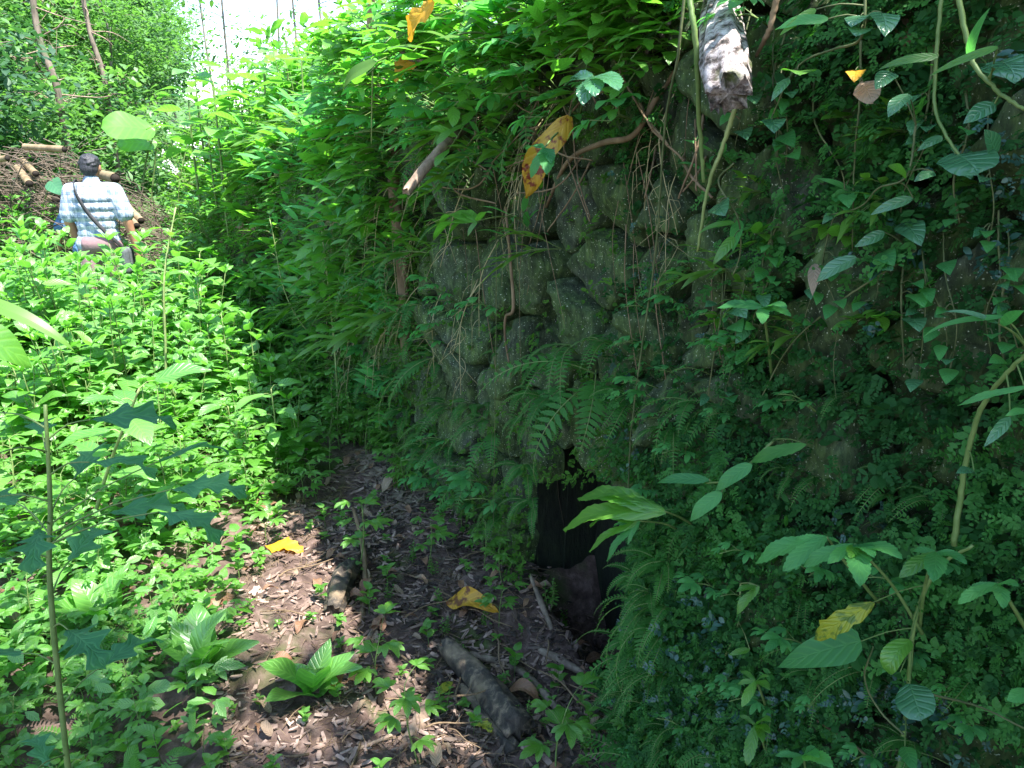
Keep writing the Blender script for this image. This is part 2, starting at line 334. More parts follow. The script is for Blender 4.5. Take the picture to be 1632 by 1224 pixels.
def tube(acc, pts, r0, r1=None, k=6, mi=0, cap=True, jit=0., rnd=None, radii=None):
    P = np.asarray(pts, float); n = len(P)
    r1 = r0 if r1 is None else r1
    R = np.linspace(r0, r1, n) if radii is None else np.asarray(radii)
    T = np.gradient(P, axis=0); T /= np.maximum(np.linalg.norm(T, axis=1), 1e-9)[:, None]
    ref = np.array([0, 0, 1.]) if abs(T[0][2]) < .9 else np.array([1., 0, 0])
    x = unit(np.cross(T[0], ref)); V = []
    for i in range(n):
        x = unit(x-T[i]*np.dot(x, T[i])); y = np.cross(T[i], x)
        an = np.arange(k)*2*math.pi/k
        rr = R[i]*(1+jit*rng.uniform(-1, 1, k))
        V.append(P[i]+rr[:, None]*(np.cos(an)[:, None]*x+np.sin(an)[:, None]*y))
    V = np.concatenate(V); F = []
    for i in range(n-1):
        for j in range(k): F.append((i*k+j, i*k+(j+1) % k, (i+1)*k+(j+1) % k, (i+1)*k+j))
    V = V.tolist()
    if cap:
        c0 = len(V); V.append(P[0].tolist()); V.append(P[-1].tolist())
        for j in range(0, k, 2):
            F.append((c0, (j+2) % k, (j+1) % k, j)); e = (n-1)*k; F.append((c0+1, e+j, e+(j+1) % k, e+(j+2) % k))
    UV = np.zeros((len(V), 2))
    acc.add(V, F, UV, rnd, mi)
def curvepts(P, n=12):
    """Catmull-Rom through points"""
    P = np.asarray(P, float)
    if len(P) == 2: return np.linspace(P[0], P[1], n)
    Q = np.vstack([2*P[0]-P[1], P, 2*P[-1]-P[-2]]); out = []
    m_ = max(2, n//(len(P)-1))
    for i in range(1, len(Q)-2):
        for t in np.linspace(0, 1, m_, endpoint=False):
            a, b_, c, d = Q[i-1], Q[i], Q[i+1], Q[i+2]
            out.append(.5*((2*b_)+(-a+c)*t+(2*a-5*b_+4*c-d)*t*t+(-a+3*b_-3*c+d)*t**3))
    out.append(P[-1]); return np.array(out)

# leaf outlines (unit length)
OV = [leaf(1, .52, .55, .95, 9, 2, 0, fold=.16, curve=c, wave=wv) for c, wv in ((.5, .03), (1.0, .04), (.2, .02), (1.4, .03))]
OVS = [leaf(1, .46, .55, .95, 6, 1, 0, fold=.16, curve=c, wave=.0) for c in (.5, 1.1)]
HEART = [leaf(1, .62, .32, .85, 10, 2, 0, fold=.12, curve=c, wave=.02) for c in (.5, 1.0)]
LANCE = [leaf(1, .20, .55, 1.0, 8, 1, 0, fold=.15, curve=c, wave=.01) for c in (.4, .9)]
SERR = [leaf(1, .36, .7, .85, 22, 1, .26, 11, fold=.12, curve=c, wave=.02) for c in (.5, 1.0)]
SERRL = [leaf(1, .36, .7, .85, 10, 1, .22, 5, fold=.12, curve=c, wave=.02) for c in (.5, 1.0)]
PINNA = [leaf(1, .30, .3, .7, 3, 1, 0, fold=.05, curve=.3, wave=0)]
PINNAS = [leaf(1, .34, .25, .7, 14, 1, .35, 7, fold=.05, curve=.4, wave=0)]
LOBED = [leaf(1, .62, .6, .7, 26, 1, 0, fold=.08, curve=c, wave=.02, lobes=(.68, 3.5, 1.4)) for c in (.4, .9)]
BLADE = [leaf(1, .035, .25, .7, 8, 1, 0, fold=.3, curve=c, wave=0) for c in (.8, 1.6, 2.2)]
def pick(l_): return l_[rng.integers(len(l_))]

# ------------------------------------------------------------------ plant kinds (each builder returns foliage, stem collectors)
def pl_broad(h=.7, nst=2, L=.12, tpl=None, gap=.09, lean=.25, side=True):
    f, s = Acc(), Acc(); tpl = tpl or OV
    for k in range(nst):
        a0 = U(0, 6.28); ln = U(.05, lean); hh = h*U(.7, 1.05)
        top = np.array([math.cos(a0)*ln*hh, math.sin(a0)*ln*hh, hh]); b0 = np.array([math.cos(a0)*.02, math.sin(a0)*.02, -.03])
        midp = b0*.5+top*.45+np.array([U(-.03, .03), U(-.03, .03), .0]); P = curvepts([b0, midp, top], 10)
        tube(s, P, .0045+.003*h, .002, 5)
        nn = max(3, int(hh/gap)); ph = U(0, 3)
        for q in range(nn):
            t = .25+.75*(q+1)/nn; i = t*(len(P)-1); p = P[min(int(i), len(P)-1)]
            sc = L*(1.0-.45*max(0, t-.6)/.4)*U(.75, 1.2)
            for sd in (0, math.pi):
                an = ph+q*1.6+sd+U(-.3, .3); el = .45 if t < .9 else .9
                d0 = np.array([math.cos(an), math.sin(an), el+U(-.15, .2)]); pe = p+unit(d0)*.18*sc*1.5
                tube(s, [p, pe], .0016, .0012, 3, cap=False)
                d = np.array([math.cos(an), math.sin(an), U(-.35, .25) if t < .9 else U(.1, .7)])
                put(f, pick(tpl), pe, d, sc=sc, rl=U(-.35, .35))
        for sd in range(3):
            an = ph+sd*2.1; put(f, pick(OVS), P[-1], (math.cos(an), math.sin(an), U(.6, 1.4)), sc=L*.45, rl=U(-.3, .3), rnd=.95)
    return f, s
def frond(L=.4, W=.16, npair=18, droop=1.2, tpl=PINNA, elev=.9):
    f, s = Acc(), Acc()
    n = 14; ang = elev-droop*np.linspace(0, 1, n+1)**1.1; seg = L/n
    y = np.concatenate([[0], np.cumsum(np.cos(ang[:-1]))*seg]); z = np.concatenate([[0], np.cumsum(np.sin(ang[:-1]))*seg])
    x = .1*L*np.linspace(0, 1, n+1)**2*U(-1, 1)
    P = np.stack([x, y, z], 1); tube(s, P, .0018+L*.002, .0006, 4, cap=False)
    for q in range(npair):
        t = .16+.84*(q+.5)/npair; i = t*n; i0 = min(int(i), n-1); p = P[i0]+(P[i0+1]-P[i0])*(i-i0); T = unit(P[i0+1]-P[i0])
        ll = W/2*(min(1, (t-.05)/.25)**.6)*(1-((t-.25)/.78)**1.6 if t > .25 else 1)+.004
        for sd in (-1, 1):
            sdv = unit(np.cross(T, (0, 0, 1)))*sd; d = sdv+T*.45+np.array([0, 0, U(-.2, .05)])
            nrm = np.cross(sdv, T)*sd
            put(f, pick(tpl), p, d, up=nrm if nrm[2] > 0 else -nrm, sc=ll*U(.92, 1.08))
    return f, s
def join(parts):
    f, s = Acc(), Acc()
    for (a, b_), M3, off in parts:
        rr = rng.random(); f.merge(a, M3, off, rr=rr)
        if b_.n: s.merge(b_, M3, off)
    return f, s
def rz(a): c, s_ = math.cos(a), math.sin(a); return np.array([[c, -s_, 0], [s_, c, 0], [0, 0, 1.]])
def pl_fern(nf=8, L=.4, W=.16, tpl=PINNA, droop=1.3, npair=16):
    return join([(frond(L*U(.6, 1.1), W*U(.8, 1.1), npair, droop*U(.7, 1.2), tpl, U(.7, 1.3)), rz(k*6.283/nf+U(-.3, .3)), np.array([0, 0, 0.])) for k in range(nf)])
def pl_wallfern(nf=4, L=.25, W=.07, tpl=PINNA, npair=18, down=1.9):
    return join([(frond(L*U(.6, 1.15), W*U(.8, 1.1), npair, down*U(.8, 1.1), tpl, U(-.1, .7)), rz(U(-1.1, 1.1)), np.array([U(-.02, .02), 0, U(-.02, .02)])) for k in range(nf)])
def palm_leaf(f, s, base, d, L, nl=5, tpl=None, spread=2.4, droop=.3):
    """compound leaf of leaflets fanned at the end of a stalk"""
    d = unit(d); M3 = frame(d)
    for k in range(nl):
        a = (k/(nl-1)-.5)*spread; dd = M3@np.array([math.sin(a), math.cos(a), -droop*U(.4, 1.2)])
        sc = L*(1-.42*abs(a)/(spread/2)**1.0*.8)*U(.9, 1.08)
        put(f, pick(tpl or SERR), base, dd, sc=sc, rl=U(-.25, .25))
def pl_palm(h=.35, nl=6, L=.10, tpl=None, nst=1, nleaf=5):
    f, s = Acc(), Acc()
    for st in range(nst):
        a0 = U(0, 6.28); top = np.array([math.cos(a0)*.12*h, math.sin(a0)*.12*h, h])
        P = curvepts([(0, 0, -.03), top*.5+[U(-.02, .02), U(-.02, .02), 0], top], 8); tube(s, P, .004, .002, 5)
        ph = U(0, 6)
        for q in range(nl):
            t = .4+.6*(q+1)/nl; p = P[min(len(P)-1, int(t*(len(P)-1)))]; an = ph+q*2.4
            e = p+np.array([math.cos(an), math.sin(an), .55])*L*U(.5, .9); tube(s, curvepts([p, (p+e)/2+[0, 0, .01], e], 4), .0017, .0011, 3, cap=False)
            palm_leaf(f, s, e, (math.cos(an), math.sin(an), U(-.2, .15)), L*U(.8, 1.15), nleaf, tpl)
    return f, s
def pl_wallpalm(nl=4, L=.09, reach=.15, tpl=None):
    f, s = Acc(), Acc()
    tip = np.array([U(-.05, .05), reach, U(-.02, .10)]); P = curvepts([(0, -.04, 0), tip*.5+[0, 0, .03], tip], 8); tube(s, P, .003, .0016, 4)
    for q in range(nl):
        p = P[2+int(q/(nl)*(len(P)-2))]; an = U(-1.3, 1.3); e = p+np.array([math.sin(an), math.cos(an)*.7, U(.0, .7)])*L*.6
        tube(s, [p, e], .0014, .001, 3, cap=False); palm_leaf(f, s, e, (math.sin(an), math.cos(an)*.8+.2, U(-.5, .05)), L*U(.7, 1.15), 5, tpl, droop=.4)
    return f, s
def pl_walllance(n_=10, L=.16, tpl=None):
    f, s = Acc(), Acc()
    for k in range(3):
        an = U(-.9, .9); tip = np.array([math.sin(an)*.12, .16*U(.6, 1.2), U(-.05, .16)])*L/.16; P = curvepts([(0, -.03, 0), tip*.5+[0, 0, .02], tip], 7); tube(s, P, .002, .001, 4)
        for q in range(n_//3+1):
            p = P[1+int(rng.integers(len(P)-1))]; b_ = an+U(-1.2, 1.2); put(f, pick(tpl or LANCE), p, (math.sin(b_), math.cos(b_), U(-.6, .35)), sc=L*U(.6, 1.1), rl=U(-.4, .4))
    return f, s
def pl_rosette(n_=7, L=.2, tpl=None, elev=.6):
    f, s = Acc(), Acc(); ph = U(0, 6)
    for k in range(n_):
        an = ph+k*2.4; put(f, pick(tpl or OV), (0, 0, .015*k/3), (math.cos(an), math.sin(an), elev+U(-.3, .5)), sc=L*U(.6, 1.1), rl=U(-.2, .2))
    tube(s, [(0, 0, -.03), (0, 0, .03)], .006, .004, 6)
    return f, s
def pl_grass(n_=16, L=.35):
    f, s = Acc(), Acc()
    for k in range(n_):
        an = U(0, 6.28); put(f, pick(BLADE), (U(-.02, .02), U(-.02, .02), -.01), (math.cos(an)*.6, math.sin(an)*.6, U(.7, 1.6)), sc=L*U(.5, 1.15), rl=U(-.3, .3))
    tube(s, [(0, 0, -.03), (0, 0, .02)], .006, .004, 5)
    return f, s
def pl_seedling(h=.07, L=.03):
    f, s = Acc(), Acc(); tube(s, [(0, 0, -.02), (U(-.01, .01), 0, h)], .0014, .001, 4)
    for k in range(6):
        an = k*2.4+U(-.3, .3); p = np.array([0, 0, h*(.5+.5*k/5)]); put(f, pick(HEART), p, (math.cos(an), math.sin(an), U(-.1, .5)), sc=L*U(.7, 1.2), rl=U(-.2, .2))
    return f, s

def proto(kind, builder, leafm, stemm='stem', parts=True, **kw):
    f, s = builder(**kw)
    if parts:
        r_ = bpy.data.objects.new(kind, None); COL.objects.link(r_); r_.empty_display_size = .05
        f.obj('foliage', leafm, r_); s.obj('stem', stemm, r_)
    else:
        a = Acc(); a.merge(f, mi=0); a.merge(s, mi=1); r_ = a.obj(kind, [leafm, stemm])
    return r_
class Kind:
    """prototypes of one plant kind; first use moves a prototype, later ones copy it"""
    def __init__(s, name, cat, look, protos): s.name, s.cat, s.look, s.p, s.used = name, cat, look, protos, set()
    def place(s, loc, rot, sc, where, group=None, label=None, idx=None):
        i = int(rng.integers(len(s.p))) if idx is None else idx; o = s.p[i]; rz_ = rot if np.ndim(rot) else (0, 0, rot)
        sz = ('tall ', 'knee high ', 'low ')[i % 3] if s.cat == 'shrub' else ('wide ', 'small ')[i % 2] if s.cat in ('herb', 'fern') and not s.look.startswith('small') else ''
        lab = label or f'{sz}{s.look} {where}'; grp = group or f'{s.look} {where}'
        if i not in s.used:
            s.used.add(i); o.location = loc; o.rotation_euler = rz_; o.scale = (sc,)*3; tag(o, lab, s.cat, grp); return o
        c = dup(o, loc, rz_, sc, lab, grp); return c
    def done(s):
        for i, o in enumerate(s.p):
            if i not in s.used:
                for c in list(o.children): bpy.data.objects.remove(c)
                bpy.data.objects.remove(o)

# ------------------------------------------------------------------ the setting: ground, bank
def spacing(lo, hi, nodes):
    """coordinate list whose step depends on where it is: nodes = [(x, step)...]"""
    xs = [lo]; X = [a for a, _ in nodes]; Y = [b_ for _, b_ in nodes]
    while xs[-1] < hi: xs.append(xs[-1]+float(np.interp(xs[-1], X, Y)))
    return np.array(xs)
gx = spacing(-160, 160, [(-160, 20), (-12, .6), (-3, .12), (-1.6, .025), (1.0, .025), (2, .3), (12, 2), (160, 20)])
gy = spacing(-60, 260, [(-60, 10), (-1, .5), (.9, .03), (3.2, .03), (5, .12), (12, .6), (30, 2), (260, 20)])
def ground_detail(x, y):
    z = gz(x, y)
    if -2 < x < 1.2 and .8 < y < 3.6:
        z += .028*mnoise.noise(Vector((x*17, y*17, 1)))+.018*abs(mnoise.noise(Vector((x*41, y*41, 5))))
    return z
V = []; nx, ny = len(gx), len(gy)
for y in gy:
    for x in gx: V.append((x, y, ground_detail(x, y)))
i, j = np.meshgrid(np.arange(ny-1), np.arange(nx-1), indexing='ij'); i = i.ravel(); j = j.ravel()
F = np.stack([i*nx+j, i*nx+j+1, (i+1)*nx+j+1, (i+1)*nx+j], 1)
A = Acc(); A.add(np.array(V), F); g = A.obj('ground', 'soil'); g['kind'] = 'structure'
VOID = [(872, 832), (908, 775), (950, 812), (982, 868), (878, 870), (860, 930), (935, 890), (980, 930), (890, 950), (940, 990), (990, 1000), (1020, 930)]
void_sz = [wall_sz(u, v) for u, v in VOID]
hs0, hs1 = min(a for a, _ in void_sz)-.06, max(a for a, _ in void_sz)+.10
HZ = .86
def top(s_): return 1+.16*float(sstep(1.3, .2, s_))
def bulge(s, z):
    """how far the overgrown right part of the wall stands out"""
    r_ = sstep(-.08, -.45, s)
    return float(sstep(4, 5.5, s)*max(0, 1.7-z)*.42+r_*(.04+.17*sstep(1.2, .1, z))*(.75+.5*mnoise.noise(Vector((s*2.5, z*2.5, 8)))))
ss = spacing(-4, 9.5, [(-4, .2), (-2, .06), (2, .06), (6, .2), (12, .5)])
prof = [(.15, -.3)]+[(.15+.012*math.sin(k), z) for k, z in enumerate(np.linspace(0, 1.66, 24))]+[(.20, 1.74), (.3, 1.80), (.45, 1.84), (.7, 1.92), (1.0, 2.0), (1.5, 2.15), (2.2, 2.4), (3.2, 2.75), (5, 3.3), (9, 4.2), (16, 5)]
V = []; keep = []
for s_ in ss:
    for k, (p, z) in enumerate(prof):
        nzv = mnoise.noise(Vector((s_*2.3, z*2+p, 4)))
        dz = (.09*nzv+.05*mnoise.noise(Vector((s_*7, p*7, 2)))) if z > 1.7 else 0
        pp = p+(.03*nzv if z <= 1.7 else 0)-(bulge(s_, z)*.8 if z <= 1.7 else 0)
        V.append(wp(s_, z*top(s_)+dz, -pp))
npf = len(prof); F = []
for a in range(len(ss)-1):
    for c in range(npf-1):
        zc = (prof[c][1]+prof[c+1][1])/2; sc = (ss[a]+ss[a+1])/2
        if hs0 < sc < hs1 and zc < HZ and c < 25: continue
        F.append((a*npf+c, (a+1)*npf+c, (a+1)*npf+c+1, a*npf+c+1))
A = Acc(); A.add(np.array(V), F); g = A.obj('earth_bank', 'bankearth'); g['kind'] = 'structure'

# ------------------------------------------------------------------ the stone wall
wallT = thing('stone_wall', 'tall dry stone retaining wall of dark mossy boulders with a drain opening at its foot', 'stone wall', wp(0, 0))
wl0 = np.array(wallT.location)
seeds_px = [(970, 425), (812, 458), (745, 440), (872, 425), (765, 515), (832, 560), (930, 520), (1010, 310), (935, 325), (862, 350), (1090, 330), (1145, 250), (1062, 225), (1235, 335),
            (1270, 430), (1130, 480), (1010, 545), (882, 585), (752, 592), (735, 665), (800, 660), (1060, 560), (1045, 650), (1112, 640), (1180, 545), (1175, 400), (1085, 415),
            (702, 520), (692, 430), (1190, 622), (1150, 705), (1075, 760), (790, 780), (742, 770), (705, 750), (815, 860), (735, 850), (1300, 520), (1310, 340), (1010, 195), (940, 215), (875, 670), (935, 668), (1008, 738), (958, 700), (858, 712), (1060, 860), (1050, 960), (1050, 1060), (810, 850), (806, 940), (812, 795), (780, 900)]
seeds = [(wall_sz(u, v), 's') for u, v in seeds_px]+[(q, 'v') for q in void_sz]
pts_ = [q for q, _ in seeds]
tries = 0
while tries < 6000:
    tries += 1; c = (U(-2.6, 8.5), U(-.05, 2.15)); md = .23
    if hs0-.02 < c[0] < hs1+.02 and c[1] < .8: continue
    if c[0] < -.05: md = .17
    if min((c[0]-a)**2*.9+(c[1]-b_)**2*.8 for a, b_ in pts_) > md*md: pts_.append(c); seeds.append((c, 's'))
def clip(poly, mx_, my_, nx_, ny_):
    out = []
    for q in range(len(poly)):
        a, c = poly[q], poly[(q+1) % len(poly)]
        da = (a[0]-mx_)*nx_+(a[1]-my_)*ny_; dc = (c[0]-mx_)*nx_+(c[1]-my_)*ny_
        if da <= 0: out.append(a)
        if (da < 0) != (dc < 0) and abs(da-dc) > 1e-12:
            t = da/(da-dc); out.append((a[0]+(c[0]-a[0])*t, a[1]+(c[1]-a[1])*t))
    return out
def stone_mesh(acc, poly, D, seed, back=-.22):
    C = np.mean(poly, 0); P = np.array(poly)
    for _ in range(1):                                                  # soften the corners
        Q = []
        for q in range(len(P)):
            a, c = P[q], P[(q+1) % len(P)]; Q += [a*.92+c*.08, a*.08+c*.92]
        P = np.array(Q)
    # resample
    d = np.linalg.norm(np.roll(P, -1, 0)-P, axis=1); cum = np.concatenate([[0], np.cumsum(d)]); nn = 44
    tt = np.linspace(0, cum[-1], nn, endpoint=False); PP = np.vstack([P, P[:1]])
    R = np.stack([np.interp(tt, cum, PP[:, 0]), np.interp(tt, cum, PP[:, 1])], 1)
    rings = [1.0, 1.0, .985, .95, .895, .81, .70, .56, .40, .2, .0]
    outs = [back, min(-.03, back*.5), .42, .80, .93, .98, 1, 1.0, 1.0, 1.0, 1.0]
    tx, tz = rng.normal(0, .22, 2); V = []; sd = Vector((seed*3.1, seed*1.7, 0))
    fx, fz, fo = rng.normal(0, .6), rng.normal(0, .6), U(.0, .06)
    for rr, oo in zip(rings, outs):
        for q in range(nn):
            p = C+(R[q]-C)*rr*(1-.0); v = Vector((p[0]*5, p[1]*5, 0))+sd
            o_ = oo*D if oo > 0 else oo
            if oo > .2:
                o_ += oo*((p[0]-C[0])*tx+(p[1]-C[1])*tz)
                fac = (p[0]-C[0])*fx+(p[1]-C[1])*fz+fo
                o_ = min(o_, D*.9+fac) if oo > .5 else o_
                o_ += .014*mnoise.noise(v)-.030*abs(mnoise.noise(v*2.2))+.012*mnoise.noise(v*6)+.006*mnoise.noise(v*15)
            e = .016*mnoise.noise(v*2.3+Vector((0, 0, 5)))+.006*mnoise.noise(v*7); dirc = unit(R[q]-C)
            V.append((p[0]+dirc[0]*e*rr, p[1]+dirc[1]*e*rr, o_))
    W3 = np.array([wp(a, b_, c+bulge(a, b_)*.5) for a, b_, c in V])-wl0
    F = [(k*nn+q, k*nn+(q+1) % nn, (k+1)*nn+(q+1) % nn, (k+1)*nn+q) for k in range(len(rings)-1) for q in range(nn)]
    acc.add(W3, F)
cells = []
for a, (c, typ) in enumerate(seeds):
    if typ == 'v': continue
    poly = [(c[0]-.4, c[1]-.4), (c[0]+.4, c[1]-.4), (c[0]+.4, c[1]+.4), (c[0]-.4, c[1]+.4)]
    for e, (q, _) in enumerate(seeds):
        if e == a: continue
        dx, dz = q[0]-c[0], q[1]-c[1]; L_ = math.hypot(dx, dz)
        if L_ > 1.1: continue
        gp = .009/L_; poly = clip(poly, c[0]+dx*(.5-gp), c[1]+dz*(.5-gp), dx/L_, dz/L_)
        if len(poly) < 3: break
    if len(poly) >= 3: poly = clip(poly, 0, 1.72*top(c[0])+.05*math.sin(c[0]*5), 0, 1)
    if len(poly) >= 3: poly = clip(poly, 0, -.12, 0, -1)
    if len(poly) >= 3 and c[0] < 4.7: cells.append((c, poly))
def seen_size(c):
    p = wp(*c); u, v = pix(p)
    return 1/np.linalg.norm(p-CAM) if -80 < u < 1720 and -80 < v < 1300 else 0
cells.sort(key=lambda q: -seen_size(q[0]))
rest = Acc()
for k, (c, poly) in enumerate(cells):
    if k < 99: acc = Acc()
    else: acc = rest
    stone_mesh(acc, poly, *((.03, k, -.05) if min((c[0]-a_)**2+(c[1]-b2_)**2 for a_, b2_ in void_sz) < .19 else (U(.045, .11), k)))
    if k < 99: acc.obj('stone', 'stone', wallT)
ro = rest.obj('stonework', 'stone', wallT); ro['kind'] = 'stuff'
# stones lining the drain behind the opening
def block(acc, s0, s1, z0, z1, o0, o1, seed):
    N = 9; g_ = np.linspace(-1, 1, N); V = []; F = []
    for ax in range(3):
        for sg in (-1, 1):
            b0 = len(V)
            for a in g_:
                for c in g_:
                    q = [0, 0, 0]; q[ax] = sg; q[(ax+1) % 3] = a; q[(ax+2) % 3] = c
                    q = np.array(q, float); q = q*(.86+.14/max(1, np.linalg.norm(q)**1.2))
                    nn = mnoise.noise(Vector(q*1.6)+Vector((seed*5.3, 0, 0)))*.10+mnoise.noise(Vector(q*5)+Vector((seed, 0, 0)))*.03
                    q = q*(1+nn); V.append(wp((s0+s1)/2+q[0]*(s1-s0)/2, (z0+z1)/2+q[1]*(z1-z0)/2, (o0+o1)/2+q[2]*(o1-o0)/2)-wl0)
            for a in range(N-1):
                for c in range(N-1):
                    i0 = b0+a*N+c; F.append((i0, i0+1, i0+N+1, i0+N) if sg > 0 else (i0, i0+N, i0+N+1, i0+1))
    acc.add(V, F)
sm, zm = (hs0+hs1)/2, HZ
sd = 50
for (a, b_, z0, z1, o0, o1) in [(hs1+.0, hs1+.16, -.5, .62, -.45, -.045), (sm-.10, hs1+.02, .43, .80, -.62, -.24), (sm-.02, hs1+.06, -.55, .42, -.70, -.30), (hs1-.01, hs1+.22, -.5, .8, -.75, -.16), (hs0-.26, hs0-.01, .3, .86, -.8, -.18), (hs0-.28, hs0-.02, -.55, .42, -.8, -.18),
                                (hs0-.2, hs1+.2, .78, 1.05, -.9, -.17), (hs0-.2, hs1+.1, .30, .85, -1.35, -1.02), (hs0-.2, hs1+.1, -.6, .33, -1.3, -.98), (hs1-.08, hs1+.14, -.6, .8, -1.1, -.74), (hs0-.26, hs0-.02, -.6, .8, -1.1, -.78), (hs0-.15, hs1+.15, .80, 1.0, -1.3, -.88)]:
    sd += 1; A = Acc(); block(A, a, b_, z0, z1, o0, o1, sd); q = A.obj('drain_stone', 'shadedstone', wallT)
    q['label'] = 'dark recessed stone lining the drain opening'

# ------------------------------------------------------------------ stuff on the wall: filmy ferns, moss leaves
def scatter(tplacc, n_, sampler, name, mat, label, cat, parts=4):
    """many small copies of a few collected shapes in one mesh; sampler returns (pos, dir, up, scale)"""
    A = Acc(); T = []
    for t in tplacc:
        T.append((np.concatenate(t.V), np.concatenate(t.F), np.concatenate(t.UV)))
    for _ in range(n_):
        r_ = sampler()
        if r_ is None: continue
        pos, d, up, sc = r_; V, F, UV = T[rng.integers(len(T))]
        M3 = frame(d, up); A.add((V*sc)@M3.T+pos, F, UV)
    return tag(A.obj(name, mat), label, cat, kind='stuff')
def sprig(n_=5, w_=.42, jit=.25, rosette=False):
    A = Acc()
    for q in range(n_):
        t = (q+.6)/n_
        for sd_ in (-1, 1):
            T = leaf(1, U(.35, .75), U(.3, .6), U(.45, .8), 3, 1, 0, fold=.1, curve=U(0, .9), wave=0)
            if rosette: a = U(0, 6.28); put(A, T, rng.normal(0, .18, 3), (math.cos(a), math.sin(a), U(-.6, .4)), sc=w_*U(.6, 1.3), rl=U(-.6, .6))
            else: put(A, T, (U(-.05, .05), t*.9, -.12*t*t), (sd_, U(.1, 1.1), U(-.4, .3)), sc=w_*(1.05-.6*t)*U(1-jit*1.6, 1+jit), rl=U(-jit, jit)*2)
    return A
SPR = [sprig(4, .5, .3), sprig(5, .45, .4), sprig(7, .34, .15), sprig(6, .36, .3, True), sprig(7, .30, .3, True), sprig(4, .5, .4, True), sprig(8, .28, .1), sprig(9, .26, .1)]
OUTV = np.array([-NI[0], -NI[1], 0]); ALV = np.array([WD[0], WD[1], 0])
def in_hole(s_, z, o_=.05, m_=0):
    u, v = pix(wp(s_, z, o_)); return 848-m_ < u < 1000-m_*.3 and 765-m_ < v < 1075 and s_ > -.9
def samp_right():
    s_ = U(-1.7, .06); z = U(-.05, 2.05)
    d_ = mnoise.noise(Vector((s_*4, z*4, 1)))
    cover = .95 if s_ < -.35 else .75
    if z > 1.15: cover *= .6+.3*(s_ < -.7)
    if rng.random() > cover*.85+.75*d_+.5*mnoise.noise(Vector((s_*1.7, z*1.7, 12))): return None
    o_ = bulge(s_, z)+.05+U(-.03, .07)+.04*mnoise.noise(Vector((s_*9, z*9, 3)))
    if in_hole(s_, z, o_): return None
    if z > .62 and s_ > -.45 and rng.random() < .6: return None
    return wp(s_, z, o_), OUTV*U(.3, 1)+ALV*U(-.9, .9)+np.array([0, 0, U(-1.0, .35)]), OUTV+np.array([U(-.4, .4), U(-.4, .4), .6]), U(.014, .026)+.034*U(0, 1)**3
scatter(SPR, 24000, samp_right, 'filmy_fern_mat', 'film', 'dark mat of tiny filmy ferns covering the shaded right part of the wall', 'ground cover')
def samp_hump():
    r_ = samp_right()
    if r_ is None or r_[0][2] > 1.0: return None
    s_ = U(-.9, .03); z = U(-.02, .85)**1.0; o_ = bulge(s_, z)+.07+U(-.03, .07)
    if in_hole(s_, z, o_): return None
    return wp(s_, z, o_), r_[1], r_[2], U(.016, .036)
def samp_clump():
    r_ = samp_right()
    if r_ is None or mnoise.noise(Vector(r_[0])*3.2) < .12: return None
    return r_[0]+OUTV*.02, r_[1], r_[2], U(.018, .035)
scatter(SPR, 7000, samp_clump, 'blue_filmy_fern', 'silver', 'patches of blue grey filmy fern on the dark right part of the wall', 'ground cover')
scatter(SPR, 9000, samp_hump, 'small_fern_mat', 'wallfern', 'bright green mat of small fern leaves on the hump beside the drain opening', 'ground cover')
def samp_patch():
    r_ = samp_right()
    if r_ is None or mnoise.noise(Vector(r_[0])*2.6+Vector((5, 1, 2))) < .10: return None
    return r_[0]+OUTV*U(.0, .04), r_[1], r_[2], U(.025, .06)
scatter([sprig(8, .28, .1), sprig(9, .26, .1), sprig(7, .34, .15)], 15000, samp_patch, 'bright_fern_patch', 'wallfern', 'brighter patches of small ferns among the dark filmy fern mat', 'ground cover')
def samp_left():
    s_ = 0+U(0, 1)**1.3*6.5; z = U(0, 1.75)
    if in_hole(s_, z, .07): return None
    d_ = mnoise.noise(Vector((s_*3.2, z*3.2, 6)))
    u, v = pix(wp(s_, z)); stony = (720 < u < 1230 and 230 < v < 740)
    if rng.random() > (.10 if stony else .8)+.9*max(0, d_-.05 if stony else d_): return None
    return wp(s_, z, bulge(s_, z)+.07+U(-.02, .05)), OUTV*U(.2, 1)+ALV*U(-.9, .9)+np.array([0, 0, U(-1.1, .2)]), OUTV+np.array([0, 0, .5]), U(.014, .045)
scatter(SPR, 11000, samp_left, 'moss_patch', 'mossleaf', 'green moss and tiny creeping leaves in patches over the boulders', 'moss')

